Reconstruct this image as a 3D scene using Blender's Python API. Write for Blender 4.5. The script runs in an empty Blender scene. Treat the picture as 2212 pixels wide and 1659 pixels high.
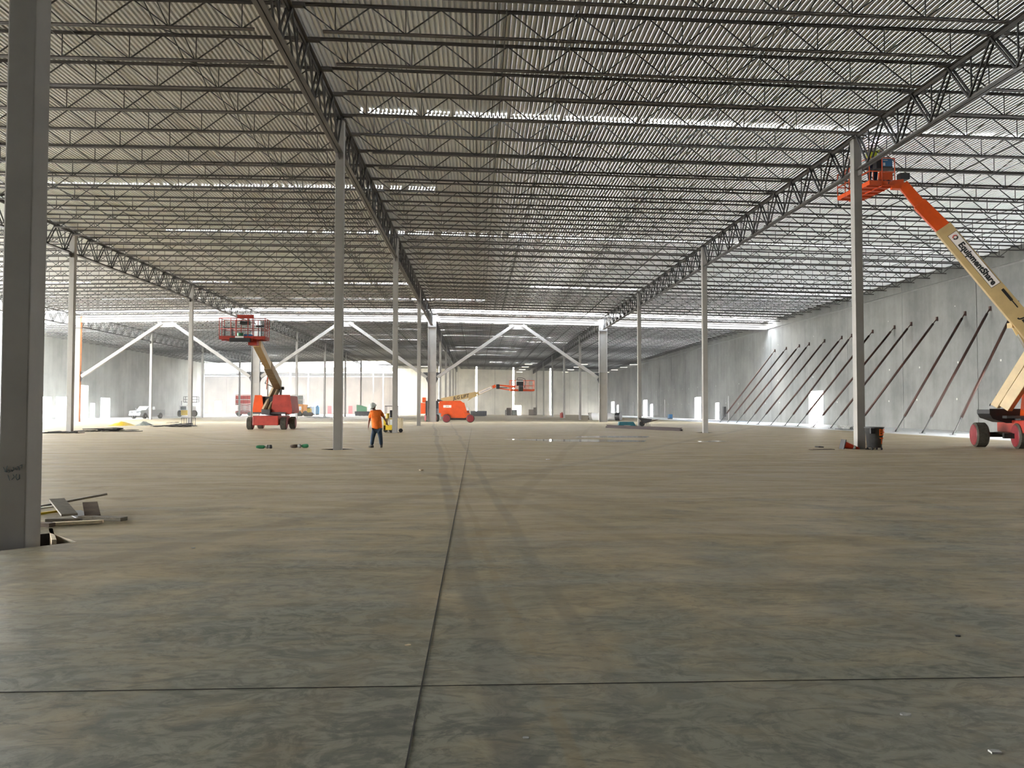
import bpy, bmesh, math, random
from mathutils import Vector, Matrix
from mathutils.geometry import delaunay_2d_cdt
R = random.Random(7)
PI = math.pi
SC = bpy.context.scene
COL = SC.collection

# ------------------------------------------------------------------ camera
CAMH = 1.55
YAW, PITCH, ROLL, FPX = 0.0456, 0.0322, 0.0012, 1669.36
cd = bpy.data.cameras.new('camera')
cam = bpy.data.objects.new('camera', cd)
COL.objects.link(cam)
cd.sensor_width = 36.0
cd.lens = FPX / 2212 * 36.0
cd.clip_start = 0.05
cd.clip_end = 3000
cam.matrix_world = (Matrix.Translation((0, 0, CAMH)) @ Matrix.Rotation(-YAW, 4, 'Z')
                    @ Matrix.Rotation(PI / 2 + PITCH, 4, 'X') @ Matrix.Rotation(ROLL, 4, 'Z'))
SC.camera = cam

# ------------------------------------------------------------------ sky and exposure
w = bpy.data.worlds.new('world')
SC.world = w
w.use_nodes = True
nt = w.node_tree
bg = nt.nodes['Background']
tc = nt.nodes.new('ShaderNodeTexCoord')
sep = nt.nodes.new('ShaderNodeSeparateXYZ')
ramp = nt.nodes.new('ShaderNodeValToRGB')
nt.links.new(tc.outputs['Generated'], sep.inputs[0])
nt.links.new(sep.outputs['Z'], ramp.inputs[0])
ramp.color_ramp.elements[0].position = 0.0
ramp.color_ramp.elements[0].color = (1.0, 0.99, 0.96, 1)
ramp.color_ramp.elements[1].position = 0.75
ramp.color_ramp.elements[1].color = (0.36, 0.42, 0.50, 1)
nt.links.new(ramp.outputs[0], bg.inputs[0])
bg.inputs[1].default_value = 2.3

vs = SC.view_settings
vs.view_transform = 'Standard'
vs.look = 'None'
vs.gamma = 1.0
vs.use_curve_mapping = False
vs.exposure = 4.2
SC.cycles.max_bounces = 7
SC.cycles.diffuse_bounces = 5
SC.cycles.glossy_bounces = 3
SC.cycles.transmission_bounces = 3
SC.cycles.sample_clamp_indirect = 6.0
SC.cycles.caustics_reflective = False
SC.cycles.caustics_refractive = False
SC.cycles.use_denoising = True

# sun outside, veiled by thin cloud
sd = bpy.data.lights.new('sun', 'SUN')
so = bpy.data.objects.new('sun', sd)
COL.objects.link(so)
sd.energy = 0.5
sd.angle = math.radians(26)
sd.color = (1.0, 0.95, 0.86)
so.rotation_euler = Vector((0.25, -0.3, -1.0)).to_track_quat('-Z', 'Y').to_euler()

# ------------------------------------------------------------------ pixel helpers
def _ray(px, py):
    a, b = px - 1106.0, py - 829.5
    c, s = math.cos(ROLL), math.sin(ROLL)
    u, v = a * c + b * s, -a * s + b * c
    xr, zr, y2 = u / FPX, -v / FPX, 1.0
    c, s = math.cos(PITCH), math.sin(PITCH)
    z, yr = zr * c + y2 * s, -zr * s + y2 * c
    c, s = math.cos(YAW), math.sin(YAW)
    return Vector((xr * c + yr * s, -xr * s + yr * c, z))
def at(px, py, Y):
    d = _ray(px, py)
    t = Y / d.y
    return Vector((d.x * t, Y, CAMH + d.z * t))
def flr(px, py):
    d = _ray(px, py)
    t = -CAMH / d.z
    return Vector((d.x * t, d.y * t, 0))

# ------------------------------------------------------------------ materials
MATS = {}
def mat(name, col, rough=0.6, metal=0.0, noise=0.0, nscale=3.0, bump=0.0, emit=0.0, col2=None, spec=None, stretch=(1, 1, 1), detail=4.0):
    if name in MATS:
        return MATS[name]
    m = bpy.data.materials.new(name)
    m.use_nodes = True
    t = m.node_tree
    b = t.nodes['Principled BSDF']
    b.inputs['Base Color'].default_value = (*col, 1)
    b.inputs['Roughness'].default_value = rough
    b.inputs['Metallic'].default_value = metal
    if spec is not None:
        b.inputs['Specular IOR Level'].default_value = spec
    if noise > 0 or bump > 0:
        co = t.nodes.new('ShaderNodeTexCoord')
        mp = t.nodes.new('ShaderNodeMapping')
        mp.inputs['Scale'].default_value = stretch
        n = t.nodes.new('ShaderNodeTexNoise')
        n.inputs['Scale'].default_value = nscale
        n.inputs['Detail'].default_value = detail
        n.inputs['Roughness'].default_value = 0.62
        t.links.new(co.outputs['Object'], mp.inputs[0])
        t.links.new(mp.outputs[0], n.inputs['Vector'])
        if noise > 0:
            cr = t.nodes.new('ShaderNodeValToRGB')
            c2 = col2 if col2 else tuple(x * (1 - noise) for x in col)
            cr.color_ramp.elements[0].position = 0.36
            cr.color_ramp.elements[0].color = (*c2, 1)
            cr.color_ramp.elements[1].position = 0.64
            cr.color_ramp.elements[1].color = (*col, 1)
            t.links.new(n.outputs[0], cr.inputs[0])
            t.links.new(cr.outputs[0], b.inputs['Base Color'])
        if bump > 0:
            bp = t.nodes.new('ShaderNodeBump')
            bp.inputs['Strength'].default_value = bump
            bp.inputs['Distance'].default_value = 0.02
            t.links.new(n.outputs[0], bp.inputs['Height'])
            t.links.new(bp.outputs[0], b.inputs['Normal'])
    if emit > 0:
        b.inputs['Emission Color'].default_value = (*col, 1)
        b.inputs['Emission Strength'].default_value = emit
    MATS[name] = m
    return m
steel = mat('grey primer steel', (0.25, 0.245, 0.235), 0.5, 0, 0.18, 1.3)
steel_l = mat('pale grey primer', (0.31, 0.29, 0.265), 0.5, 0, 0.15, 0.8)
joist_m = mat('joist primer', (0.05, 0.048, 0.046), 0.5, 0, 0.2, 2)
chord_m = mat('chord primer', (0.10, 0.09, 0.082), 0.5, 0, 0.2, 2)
deck_m = mat('galvanised deck', (0.74, 0.73, 0.70), 0.40, 0.0, 0.14, 0.25, stretch=(1, 0.2, 1))
orange_p = mat('orange primer', (0.62, 0.22, 0.08), 0.55, 0, 0.3, 1.5)
lift_or = mat('orange lift paint', (0.70, 0.085, 0.010), 0.35, 0, 0.15, 2)
lift_red = mat('red lift paint', (0.36, 0.030, 0.016), 0.45, 0, 0.3, 2)
cream = mat('cream boom paint', (0.50, 0.36, 0.165), 0.45, 0, 0.12, 2)
cream_d = mat('dusty boom paint', (0.33, 0.25, 0.15), 0.6, 0, 0.35, 2)
tyre = mat('dusty tyre rubber', (0.075, 0.068, 0.05), 0.85, 0, 0.4, 8, 0.3)
rim = mat('crimson wheel disc', (0.20, 0.008, 0.014), 0.5, 0, 0.25, 5)
black = mat('black plastic', (0.012, 0.012, 0.013), 0.5)
dark = mat('dark grey metal', (0.05, 0.05, 0.052), 0.5, 0, 0.3, 4)
chrome = mat('chrome rod', (0.7, 0.7, 0.7), 0.2, 1.0)
white = mat('white paint', (0.62, 0.62, 0.61), 0.4)
sign_w = mat('sign white', (0.80, 0.74, 0.70), 0.5)
ink = mat('sign black', (0.01, 0.01, 0.01), 0.5)
sign_red = mat('sign red', (0.55, 0.06, 0.04), 0.5)
rust = mat('rusty brace pipe', (0.085, 0.032, 0.022), 0.5, 0, 0.45, 1.2, col2=(0.04, 0.02, 0.015))
wood = mat('pale lumber', (0.82, 0.68, 0.45), 0.8, 0, 0.3, 6, stretch=(1, 8, 8))
wood_g = mat('weathered lumber', (0.27, 0.24, 0.19), 0.85, 0, 0.4, 7, stretch=(1, 8, 8))
wood_d = mat('muddy board', (0.17, 0.12, 0.085), 0.85, 0, 0.4, 5)
tar = mat('black matting', (0.022, 0.018, 0.016), 0.8, 0, 0.5, 6)
teal = mat('teal plastic', (0.012, 0.12, 0.15), 0.45, 0, 0.3, 3)
yellow = mat('yellow paint', (0.72, 0.50, 0.03), 0.5, 0, 0.2, 4)
yel_dirty = mat('dirty yellow paint', (0.50, 0.36, 0.05), 0.6, 0, 0.4, 5)
green_p = mat('green paint', (0.03, 0.22, 0.09), 0.5, 0, 0.2, 3)
blue_p = mat('blue paint', (0.015, 0.12, 0.28), 0.4)
glass_d = mat('dark window glass', (0.06, 0.075, 0.08), 0.1)
red_d = mat('red door paint', (0.30, 0.03, 0.03), 0.5)
tarp_y = mat('yellow tarp', (0.62, 0.42, 0.02), 0.5, 0, 0.3, 3)
grey_t = mat('grey bag', (0.30, 0.33, 0.30), 0.6, 0, 0.6, 9)
pit_m = mat('pit soil and shade', (0.03, 0.024, 0.02), 0.95, 0, 0.5, 8, 0.6)
foil = mat('dirty foil', (0.45, 0.45, 0.42), 0.4, 0, 0.5, 10, 0.5)

def concrete_wall(name, c1, c2):
    m = bpy.data.materials.new(name)
    m.use_nodes = True
    t = m.node_tree
    b = t.nodes['Principled BSDF']
    b.inputs['Roughness'].default_value = 0.75
    co = t.nodes.new('ShaderNodeTexCoord')
    def N(scale, st, det=5):
        mp = t.nodes.new('ShaderNodeMapping'); mp.inputs['Scale'].default_value = st
        n = t.nodes.new('ShaderNodeTexNoise'); n.inputs['Scale'].default_value = scale
        n.inputs['Detail'].default_value = det; n.inputs['Roughness'].default_value = 0.6
        t.links.new(co.outputs['Object'], mp.inputs[0]); t.links.new(mp.outputs[0], n.inputs['Vector'])
        return n
    a, s_, f = N(0.22, (1, 1, 1)), N(1.3, (1, 1, 0.07), 3), N(5.0, (1, 1, 0.6))
    ad = t.nodes.new('ShaderNodeMath'); ad.operation = 'MULTIPLY_ADD'; ad.inputs[1].default_value = 0.45
    t.links.new(s_.outputs[0], ad.inputs[0]); t.links.new(a.outputs[0], ad.inputs[2])
    a2 = t.nodes.new('ShaderNodeMath'); a2.operation = 'MULTIPLY_ADD'; a2.inputs[1].default_value = 0.18
    t.links.new(f.outputs[0], a2.inputs[0]); t.links.new(ad.outputs[0], a2.inputs[2])
    cr = t.nodes.new('ShaderNodeValToRGB')
    cr.color_ramp.elements[0].position = 0.66; cr.color_ramp.elements[0].color = (*c1, 1)
    cr.color_ramp.elements[1].position = 0.98; cr.color_ramp.elements[1].color = (*c2, 1)
    t.links.new(a2.outputs[0], cr.inputs[0]); t.links.new(cr.outputs[0], b.inputs['Base Color'])
    return m
wall_m = concrete_wall('tilt-up concrete', (0.175, 0.176, 0.168), (0.275, 0.272, 0.258))
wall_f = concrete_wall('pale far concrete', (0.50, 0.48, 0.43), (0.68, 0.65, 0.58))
wall_p = concrete_wall('pinkish far concrete', (0.25, 0.215, 0.185), (0.33, 0.285, 0.245))

def floor_mat():
    m = bpy.data.materials.new('muddy concrete slab')
    m.use_nodes = True
    t = m.node_tree
    L = t.links.new
    b = t.nodes['Principled BSDF']
    co = t.nodes.new('ShaderNodeTexCoord')
    sp = t.nodes.new('ShaderNodeSeparateXYZ')
    L(co.outputs['Object'], sp.inputs[0])
    def MAP(st, rot=0, off=(0, 0, 0), src=None):
        mp = t.nodes.new('ShaderNodeMapping')
        mp.inputs['Scale'].default_value = st; mp.inputs['Rotation'].default_value = (0, 0, rot); mp.inputs['Location'].default_value = off
        L(src or co.outputs['Object'], mp.inputs[0]); return mp.outputs[0]
    def N(vec, scale, det=5, rough=0.6, dist=0.0):
        n = t.nodes.new('ShaderNodeTexNoise'); n.inputs['Scale'].default_value = scale
        n.inputs['Detail'].default_value = det; n.inputs['Roughness'].default_value = rough; n.inputs['Distortion'].default_value = dist
        L(vec, n.inputs['Vector']); return n.outputs[0]
    def RAMP(v, p0, p1, c0=(0, 0, 0, 1), c1=(1, 1, 1, 1)):
        r = t.nodes.new('ShaderNodeValToRGB'); e = r.color_ramp.elements
        e[0].position, e[1].position, e[0].color, e[1].color = p0, p1, c0, c1
        L(v, r.inputs[0]); return r.outputs[0]
    def MIX(f, a, bb, mode='MIX'):
        x = t.nodes.new('ShaderNodeMix'); x.data_type = 'RGBA'; x.blend_type = mode
        for i, v in ((0, f), (6, a), (7, bb)):
            if isinstance(v, (float, int)): x.inputs[i].default_value = v
            elif isinstance(v, tuple): x.inputs[i].default_value = v
            else: L(v, x.inputs[i])
        return x.outputs[2]
    def MA(op, a, bb=0.0, c=0.0):
        x = t.nodes.new('ShaderNodeMath'); x.operation = op
        for i, v in enumerate((a, bb, c)):
            if isinstance(v, (float, int)): x.inputs[i].default_value = v
            else: L(v, x.inputs[i])
        return x.outputs[0]
    big = N(MAP((1, 0.8, 1)), 0.17, 4)
    mid = N(MAP((1.0, 0.8, 1), 0.4), 0.8, 5, 0.6, 1.2)
    streak = N(MAP((0.5, 1.3, 1), 0.35), 1.5, 6, 0.68, 1.2)
    scuff = N(MAP((1.0, 1.25, 1), 0.5), 3.2, 6, 0.7, 2.2)
    fine = N(MAP((1, 1, 1)), 18, 4, 0.7)
    # mud spreads over the slab from about 7 m into the hall; bare trowelled concrete lies nearest
    ymud = MA('MINIMUM', MA('MULTIPLY_ADD', sp.outputs['Y'], 0.030, -0.16), 0.40)
    mudv = MA('ADD', MA('ADD', MA('MULTIPLY', mid, 0.55), MA('MULTIPLY', streak, 0.45)), ymud)
    mudv = MA('ADD', mudv, MA('MULTIPLY_ADD', big, 0.6, -0.3))
    mud = RAMP(mudv, 0.42, 0.66)
    conc = MIX(RAMP(scuff, 0.42, 0.56), (0.150, 0.153, 0.120, 1), (0.280, 0.270, 0.208, 1))
    conc = MIX(MA('MULTIPLY', RAMP(big, 0.40, 0.60), 0.6), conc, (0.240, 0.235, 0.182, 1))
    mudc = MIX(RAMP(streak, 0.38, 0.64), (0.30, 0.232, 0.130, 1), (0.46, 0.375, 0.228, 1))
    mudc = MIX(MA('MULTIPLY', RAMP(scuff, 0.42, 0.62), 0.7), mudc, (0.40, 0.33, 0.205, 1))
    c = MIX(mud, conc, mudc)
    # dark wet scuffs in the near slab
    sc = RAMP(N(MAP((0.9, 2.0, 1), 0.45), 2.1, 6, 0.72, 2.8), 0.52, 0.60)
    nearf = MA('MAXIMUM', MA('MULTIPLY_ADD', sp.outputs['Y'], -0.10, 1.05), 0.0)
    c = MIX(MA('MULTIPLY', MA('MULTIPLY', sc, nearf), 0.8), c, (0.095, 0.095, 0.082, 1))
    c = MIX(MA('MULTIPLY', RAMP(fine, 0.35, 0.75), 0.15), c, (0.33, 0.30, 0.24, 1))
    # long tyre tracks
    def track(ang, off, wd, col, st, c):
        x = MA('ADD', MA('MULTIPLY', sp.outputs['X'], math.cos(ang)), MA('MULTIPLY', sp.outputs['Y'], math.sin(ang)))
        x = MA('ADD', x, MA('MULTIPLY_ADD', N(MAP((0.2, 0.2, 1)), 0.5, 2), 0.5, -0.25))
        d = MA('ABSOLUTE', MA('SUBTRACT', x, off))
        f = RAMP(MA('DIVIDE', d, wd), 0.55, 1.0, (1, 1, 1, 1), (0, 0, 0, 1))
        f = MA('MULTIPLY', f, RAMP(streak, 0.30, 0.6))
        return MIX(MA('MULTIPLY', f, st), c, col)
    dk = (0.11, 0.10, 0.08, 1)
    c = track(0.06, 0.35, 0.13, (0.10, 0.097, 0.085, 1), 0.45, c)
    c = track(0.06, 0.62, 0.05, (0.27, 0.20, 0.10, 1), 0.4, c)
    c = track(0.045, 0.95, 0.10, (0.12, 0.117, 0.10, 1), 0.35, c)
    c = track(-0.17, -1.55, 0.17, (0.24, 0.18, 0.10, 1), 0.35, c)
    c = track(0.30, 4.6, 0.22, dk, 0.2, c)
    c = track(0.52, 8.3, 0.25, dk, 0.2, c)
    c = track(0.62, 11.5, 0.25, (0.2, 0.15, 0.09, 1), 0.2, c)
    c = track(-0.45, -7.0, 0.25, dk, 0.3, c)
    c = track(0.75, 17.0, 0.3, (0.42, 0.37, 0.29, 1), 0.5, c)
    # newer concrete strips along the side walls, bright floor light put into their colour
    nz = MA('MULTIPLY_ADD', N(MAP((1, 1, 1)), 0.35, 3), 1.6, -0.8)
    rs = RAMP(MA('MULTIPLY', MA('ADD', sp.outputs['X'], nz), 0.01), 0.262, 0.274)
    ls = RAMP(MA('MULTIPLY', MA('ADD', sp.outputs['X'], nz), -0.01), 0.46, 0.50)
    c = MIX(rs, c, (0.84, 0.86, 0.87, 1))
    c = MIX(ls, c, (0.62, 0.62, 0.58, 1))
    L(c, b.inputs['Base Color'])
    wet = RAMP(N(MAP((0.3, 1.4, 1)), 0.9, 4, 0.6, 0.6), 0.40, 0.66)
    rg = MA('MULTIPLY_ADD', wet, 0.28, 0.50)
    L(rg, b.inputs['Roughness'])
    b.inputs['Specular IOR Level'].default_value = 0.35
    bp = t.nodes.new('ShaderNodeBump'); bp.inputs['Strength'].default_value = 0.12; bp.inputs['Distance'].default_value = 0.01
    L(MA('ADD', MA('MULTIPLY', streak, 0.8), MA('MULTIPLY', scuff, 0.5)), bp.inputs['Height'])
    L(bp.outputs[0], b.inputs['Normal'])
    return m
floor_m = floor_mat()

# ------------------------------------------------------------------ mesh builder
class MB:
    def __init__(s):
        s.v, s.f, s.mi, s.cur = [], [], [], 0
    def add(s, vs, fs):
        n = len(s.v)
        s.v += [tuple(v) for v in vs]
        s.f += [tuple(i + n for i in f) for f in fs]
        s.mi += [s.cur] * len(fs)
        return s
    def box(s, x0, x1, y0, y1, z0, z1):
        return s.add([(x0, y0, z0), (x1, y0, z0), (x1, y1, z0), (x0, y1, z0), (x0, y0, z1), (x1, y0, z1), (x1, y1, z1), (x0, y1, z1)],
                     [(0, 3, 2, 1), (4, 5, 6, 7), (0, 1, 5, 4), (1, 2, 6, 5), (2, 3, 7, 6), (3, 0, 4, 7)])
    def bar(s, p, q, w_, h_, w2=None, h2=None, up=(0, 0, 1)):
        p, q = Vector(p), Vector(q)
        d = (q - p).normalized()
        u = Vector(up)
        if abs(d.dot(u)) > 0.97: u = Vector((0, 1, 0))
        a = d.cross(u).normalized(); b_ = a.cross(d).normalized()
        w2 = w_ if w2 is None else w2; h2 = h_ if h2 is None else h2
        vs_ = []
        for c, ww, hh in ((p, w_, h_), (q, w2, h2)):
            for i, j in ((-1, -1), (1, -1), (1, 1), (-1, 1)):
                vs_.append(c + a * (i * ww / 2) + b_ * (j * hh / 2))
        return s.add(vs_, [(3, 2, 1, 0), (4, 5, 6, 7), (0, 1, 5, 4), (1, 2, 6, 5), (2, 3, 7, 6), (3, 0, 4, 7)])
    def cyl(s, p, q, r, n=12, r2=None, cap=True):
        p, q = Vector(p), Vector(q)
        d = (q - p).normalized()
        u = Vector((0, 0, 1)) if abs(d.z) < 0.9 else Vector((1, 0, 0))
        a = d.cross(u).normalized(); b_ = a.cross(d)
        r2 = r if r2 is None else r2
        vs_ = [c + (a * math.cos(2 * PI * i / n) + b_ * math.sin(2 * PI * i / n)) * rr for c, rr in ((p, r), (q, r2)) for i in range(n)]
        fs = [(i, (i + 1) % n, n + (i + 1) % n, n + i) for i in range(n)]
        if cap: fs += [tuple(range(n - 1, -1, -1)), tuple(range(n, 2 * n))]
        return s.add(vs_, fs)
    def path(s, pts, r, n=6):
        for a, b_ in zip(pts, pts[1:]): s.cyl(a, b_, r, n)
        return s
    def lathe(s, prof, n=20, c=(0, 0, 0), axis='z'):
        vs_ = []
        for r, z in prof:
            for i in range(n):
                a = 2 * PI * i / n
                x, y = r * math.cos(a), r * math.sin(a)
                vs_.append({'z': (c[0] + x, c[1] + y, c[2] + z), 'y': (c[0] + x, c[1] + z, c[2] + y), 'x': (c[0] + z, c[1] + x, c[2] + y)}[axis])
        fs = [(k * n + i, k * n + (i + 1) % n, (k + 1) * n + (i + 1) % n, (k + 1) * n + i) for k in range(len(prof) - 1) for i in range(n)]
        fs += [tuple(range(n)), tuple(range((len(prof) - 1) * n, len(prof) * n))]
        return s.add(vs_, fs)
    def prism(s, poly, axis, a0, a1):
        n = len(poly)
        def P(u, v, t_): return {'y': (u, t_, v), 'x': (t_, u, v), 'z': (u, v, t_)}[axis]
        vs_ = [P(u, v, a0) for u, v in poly] + [P(u, v, a1) for u, v in poly]
        return s.add(vs_, [(i, (i + 1) % n, n + (i + 1) % n, n + i) for i in range(n)] + [tuple(range(n)), tuple(range(n, 2 * n))])
    def xf(s, M):
        s.v = [tuple(M @ Vector(v)) for v in s.v]
        return s
    def mesh(s, name, mats, smooth=False, bevel=0.0):
        me = bpy.data.meshes.new(name)
        me.from_pydata(s.v, [], s.f)
        mats = mats if isinstance(mats, (list, tuple)) else [mats]
        for m in mats: me.materials.append(m)
        if len(mats) > 1: me.polygons.foreach_set('material_index', s.mi)
        bm = bmesh.new(); bm.from_mesh(me)
        if bevel > 0:
            bmesh.ops.bevel(bm, geom=[e for e in bm.edges if len(e.link_faces) == 2 and e.calc_face_angle(0) > 0.6],
                            offset=bevel, segments=2, affect='EDGES', profile=0.6)
        bmesh.ops.recalc_face_normals(bm, faces=bm.faces)
        bm.to_mesh(me); bm.free()
        if smooth: me.polygons.foreach_set('use_smooth', [True] * len(me.polygons))
        return me
    def build(s, name, mats, parent=None, smooth=False, bevel=0.0, loc=None):
        o = bpy.data.objects.new(name, s.mesh(name, mats, smooth, bevel))
        COL.objects.link(o)
        if parent is not None: o.parent = parent
        if loc is not None: o.location = loc
        return o
def tag(o, label, cat, group=None, kind=None):
    if label: o['label'] = label
    if cat: o['category'] = cat
    if group: o['group'] = group
    if kind: o['kind'] = kind
    return o
def empty(name, loc=(0, 0, 0), rz=0.0, label=None, cat=None, group=None):
    o = bpy.data.objects.new(name, None)
    COL.objects.link(o)
    o.empty_display_size = 0.2
    o.location = loc; o.rotation_euler = (0, 0, rz)
    return tag(o, label, cat, group)
def struct(o):
    o['kind'] = 'structure'
    return o
def put(name, me, parent=None, loc=(0, 0, 0), rot=(0, 0, 0), scale=(1, 1, 1)):
    o = bpy.data.objects.new(name, me); COL.objects.link(o)
    o.parent = parent; o.location = loc; o.rotation_euler = rot; o.scale = scale
    return o
ORD = ['first', 'second', 'third', 'fourth', 'fifth', 'sixth', 'seventh', 'eighth', 'ninth', 'tenth', 'eleventh', 'twelfth', 'thirteenth', 'fourteenth']
def lettering(txt, size, parent, M, m, name='lettering', ext=0.004, bold=0.0, shear=0.0, sx=1.0):
    cu = bpy.data.curves.new('t', 'FONT'); cu.body = txt; cu.size = size; cu.extrude = ext; cu.offset = bold
    cu.shear = shear; cu.align_x = 'CENTER'; cu.align_y = 'CENTER'; cu.resolution_u = 3
    o = bpy.data.objects.new('t', cu); COL.objects.link(o)
    bpy.context.view_layer.update()
    me = bpy.data.meshes.new_from_object(o.evaluated_get(bpy.context.evaluated_depsgraph_get()))
    bpy.data.objects.remove(o)
    me.transform(M @ Matrix.Diagonal((sx, 1, 1, 1)))
    me.materials.clear(); me.materials.append(m)
    r = bpy.data.objects.new(name, me); COL.objects.link(r); r.parent = parent
    return r
def basis(o, ex, ey):
    ex = Vector(ex).normalized(); ey = Vector(ey); ey = (ey - ex * ey.dot(ex)).normalized(); ez = ex.cross(ey)
    M = Matrix((ex, ey, ez)).transposed().to_4x4(); M.translation = Vector(o)
    return M

# ------------------------------------------------------------------ grid of the hall
XA, XB, XC, XZ = -25.83, -5.29, 15.06, -46.32
TOP = {'Z': 12.33, 'A': 12.72, 'B': 12.675, 'C': 12.314}
LX = {'Z': XZ, 'A': XA, 'B': XB, 'C': XC}
D1, SP = 29.83, 20.577
JS = SP / 10
def row(k): return D1 + (k - 1) * SP
XR, XL = 35.1, -61.0
DK = 0.27                                # deck underside above the column tops
PROF = [(-90, 11.5), (XL, 12.05), (XZ, TOP['Z']), (XA, TOP['A']), (XB, TOP['B']), (XC, TOP['C']), (XR, 11.93), (60, 11.5)]
def ztop(x):
    for (a, za), (b_, zb) in zip(PROF, PROF[1:]):
        if x <= b_: return za + (zb - za) * (x - a) / (b_ - a)
    return PROF[-1][1]
YB0, YF = -45.0, 207.0                   # unseen back end behind the camera, far wall
YF2 = 238.0

# floor with diamond shaped block-outs round the columns
def cols():
    for L_ in 'ZABC':
        for k in range(0, 11):
            y = row(k)
            if L_ in 'BC' and y > YF: continue
            if L_ == 'Z' and k < 2: continue
            if L_ == 'A' and k < 1: continue
            yield L_, k, LX[L_], y
HD = 0.66
def floor():
    pts = [(-95, YB0), (XR + 0.2, YB0), (XR + 0.2, 262), (-95, 262)]
    edges = [(0, 1), (1, 2), (2, 3), (3, 0)]
    holes = []
    for L_, k, x, y in cols():
        if k == 4: continue
        h = HD if k > 0 else 0.66
        n = len(pts)
        pts += [(x, y - h), (x + h, y), (x, y + h), (x - h, y)]
        edges += [(n, n + 1), (n + 1, n + 2), (n + 2, n + 3), (n + 3, n)]
        holes.append((x, y, h, k, n))
    vs_, es, fs, *_ = delaunay_2d_cdt([Vector(p) for p in pts], edges, [], 0, 1e-5)
    m = MB()
    keep = []
    for f in fs:
        cx = sum(vs_[i].x for i in f) / 3; cy = sum(vs_[i].y for i in f) / 3
        if any(abs(cx - x) + abs(cy - y) < h for x, y, h, k, n in holes): continue
        keep.append(f)
    m.add([(v.x, v.y, 0) for v in vs_], keep)
    m.cur = 1
    for x, y, h, k, n in holes:
        d = 0.32 if (k == 0) else 0.05
        c = [(x, y - h), (x + h, y), (x, y + h), (x - h, y)]
        for i in range(4):
            a, b_ = c[i], c[(i + 1) % 4]
            m.cur = 0 if (k == 0 and i == 1) else 1  # dark pit colour on the sides stands in for shade; one stays concrete
            m.add([(a[0], a[1], 0), (b_[0], b_[1], 0), (b_[0], b_[1], -d), (a[0], a[1], -d)], [(0, 1, 2, 3)])
        m.cur = 1
        m.add([(a_, b_, -d) for a_, b_ in c], [(0, 1, 2, 3)])
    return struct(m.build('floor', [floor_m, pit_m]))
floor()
gm = mat('outdoor dirt', (0.74, 0.68, 0.58), 0.95, 0, 0.2, 0.2)
g = MB().box(-500, 500, -400, 700, -0.9, -0.5).build('ground', gm)
struct(g)
# saw-cut joints in the slab
def floor_joint(i, a, b_, wd):
    m = MB().bar((a[0], a[1], 0.001), (b_[0], b_[1], 0.001), wd, 0.003)
    struct(m.build('trim_%d' % i, tar))
j1a, j1b = flr(877, 1655), flr(1018, 930)
dj = (j1b - j1a).normalized()
floor_joint(1, j1a - dj * 4, j1a + dj * 60, 0.008)
j2a = flr(0, 1491); j2b = flr(2212, 1467)
floor_joint(2, (-20, j2a.y - 0.02), (34, j2b.y + 0.01), 0.005)

# ------------------------------------------------------------------ roof deck
PITCHR, DD = 0.157, 0.135
SLOT = (89.3, 91.55)
def deck():
    m = MB()
    bays = [(-90, XL, 171, 186), (XL, XZ, YB0, 186), (XZ, XA, YB0, 187), (XA, -22.0, YB0, 187), (-22.0, XB, YB0, YF), (XB, XC, YB0, YF), (XC, XR, YB0, YF), (-90, -22.2, 213, 240)]  # last stretch added to cut sky light on the pinkish far wall
    LK = [29.62, 39.9, 50.2, 70.8, 81.0, 101.8, 111.9, 120.4, 128.7, 142.0, 151.2, 163.0, 175.0, 186.0]
    for bi, (x0, x1, ya, yb) in enumerate(bays):
        n = round((x1 - x0) / PITCHR)
        p = (x1 - x0) / n
        rl = random.Random(100 + bi)
        segs = []
        cuts = [y for y in LK if ya < y < yb - 1]
        gate = {}
        for y in cuts:
            if y < 30: gate[y] = (0.10, -4.6, 24.0)
            elif y < 45: gate[y] = (0.05, -99, -2.2)
            elif y < 55: gate[y] = (0.10, -20, 30)
            else:
                c = rl.uniform(x0, x1); gate[y] = (rl.choice([0.10, 0.16, 0.25]), c - rl.uniform(2, 12), c + rl.uniform(2, 14))
        for i in range(n):
            xa = x0 + i * p
            ys = [ya]
            for y in cuts + [None]:
                if y is None: break
                gw, g0, g1 = gate[y]
                gg = gw * R.uniform(0.2, 1.3) if g0 < xa < g1 and R.random() > 0.15 else -0.01
                if gg > 0: ys += [y - gg, y]
            ys += [yb]
            pr = [(0, 0), (0.074, 0), (0.089, DD), (PITCHR - 0.015, DD), (p, 0)]
            segl = [(ys[q], ys[q + 1]) for q in range(0, len(ys), 2)]
            out = []
            for a, b_ in segl:
                if a < SLOT[0] < b_: out += [(a, SLOT[0]), (SLOT[1], b_)]
                else: out.append((a, b_))
            zb = ztop(xa) + DK
            for a, b_ in out:
                vv = []
                for u, h in pr:
                    vv += [(xa + u, a, zb + h), (xa + u, b_, zb + h)]
                m.add(vv, [(2 * q, 2 * q + 1, 2 * q + 3, 2 * q + 2) for q in range(4)])
    me = bpy.data.meshes.new('ceiling')
    me.from_pydata(m.v, [], m.f)
    me.materials.append(deck_m)
    o = bpy.data.objects.new('ceiling', me); COL.objects.link(o)
    return struct(o)
deck()

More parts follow.
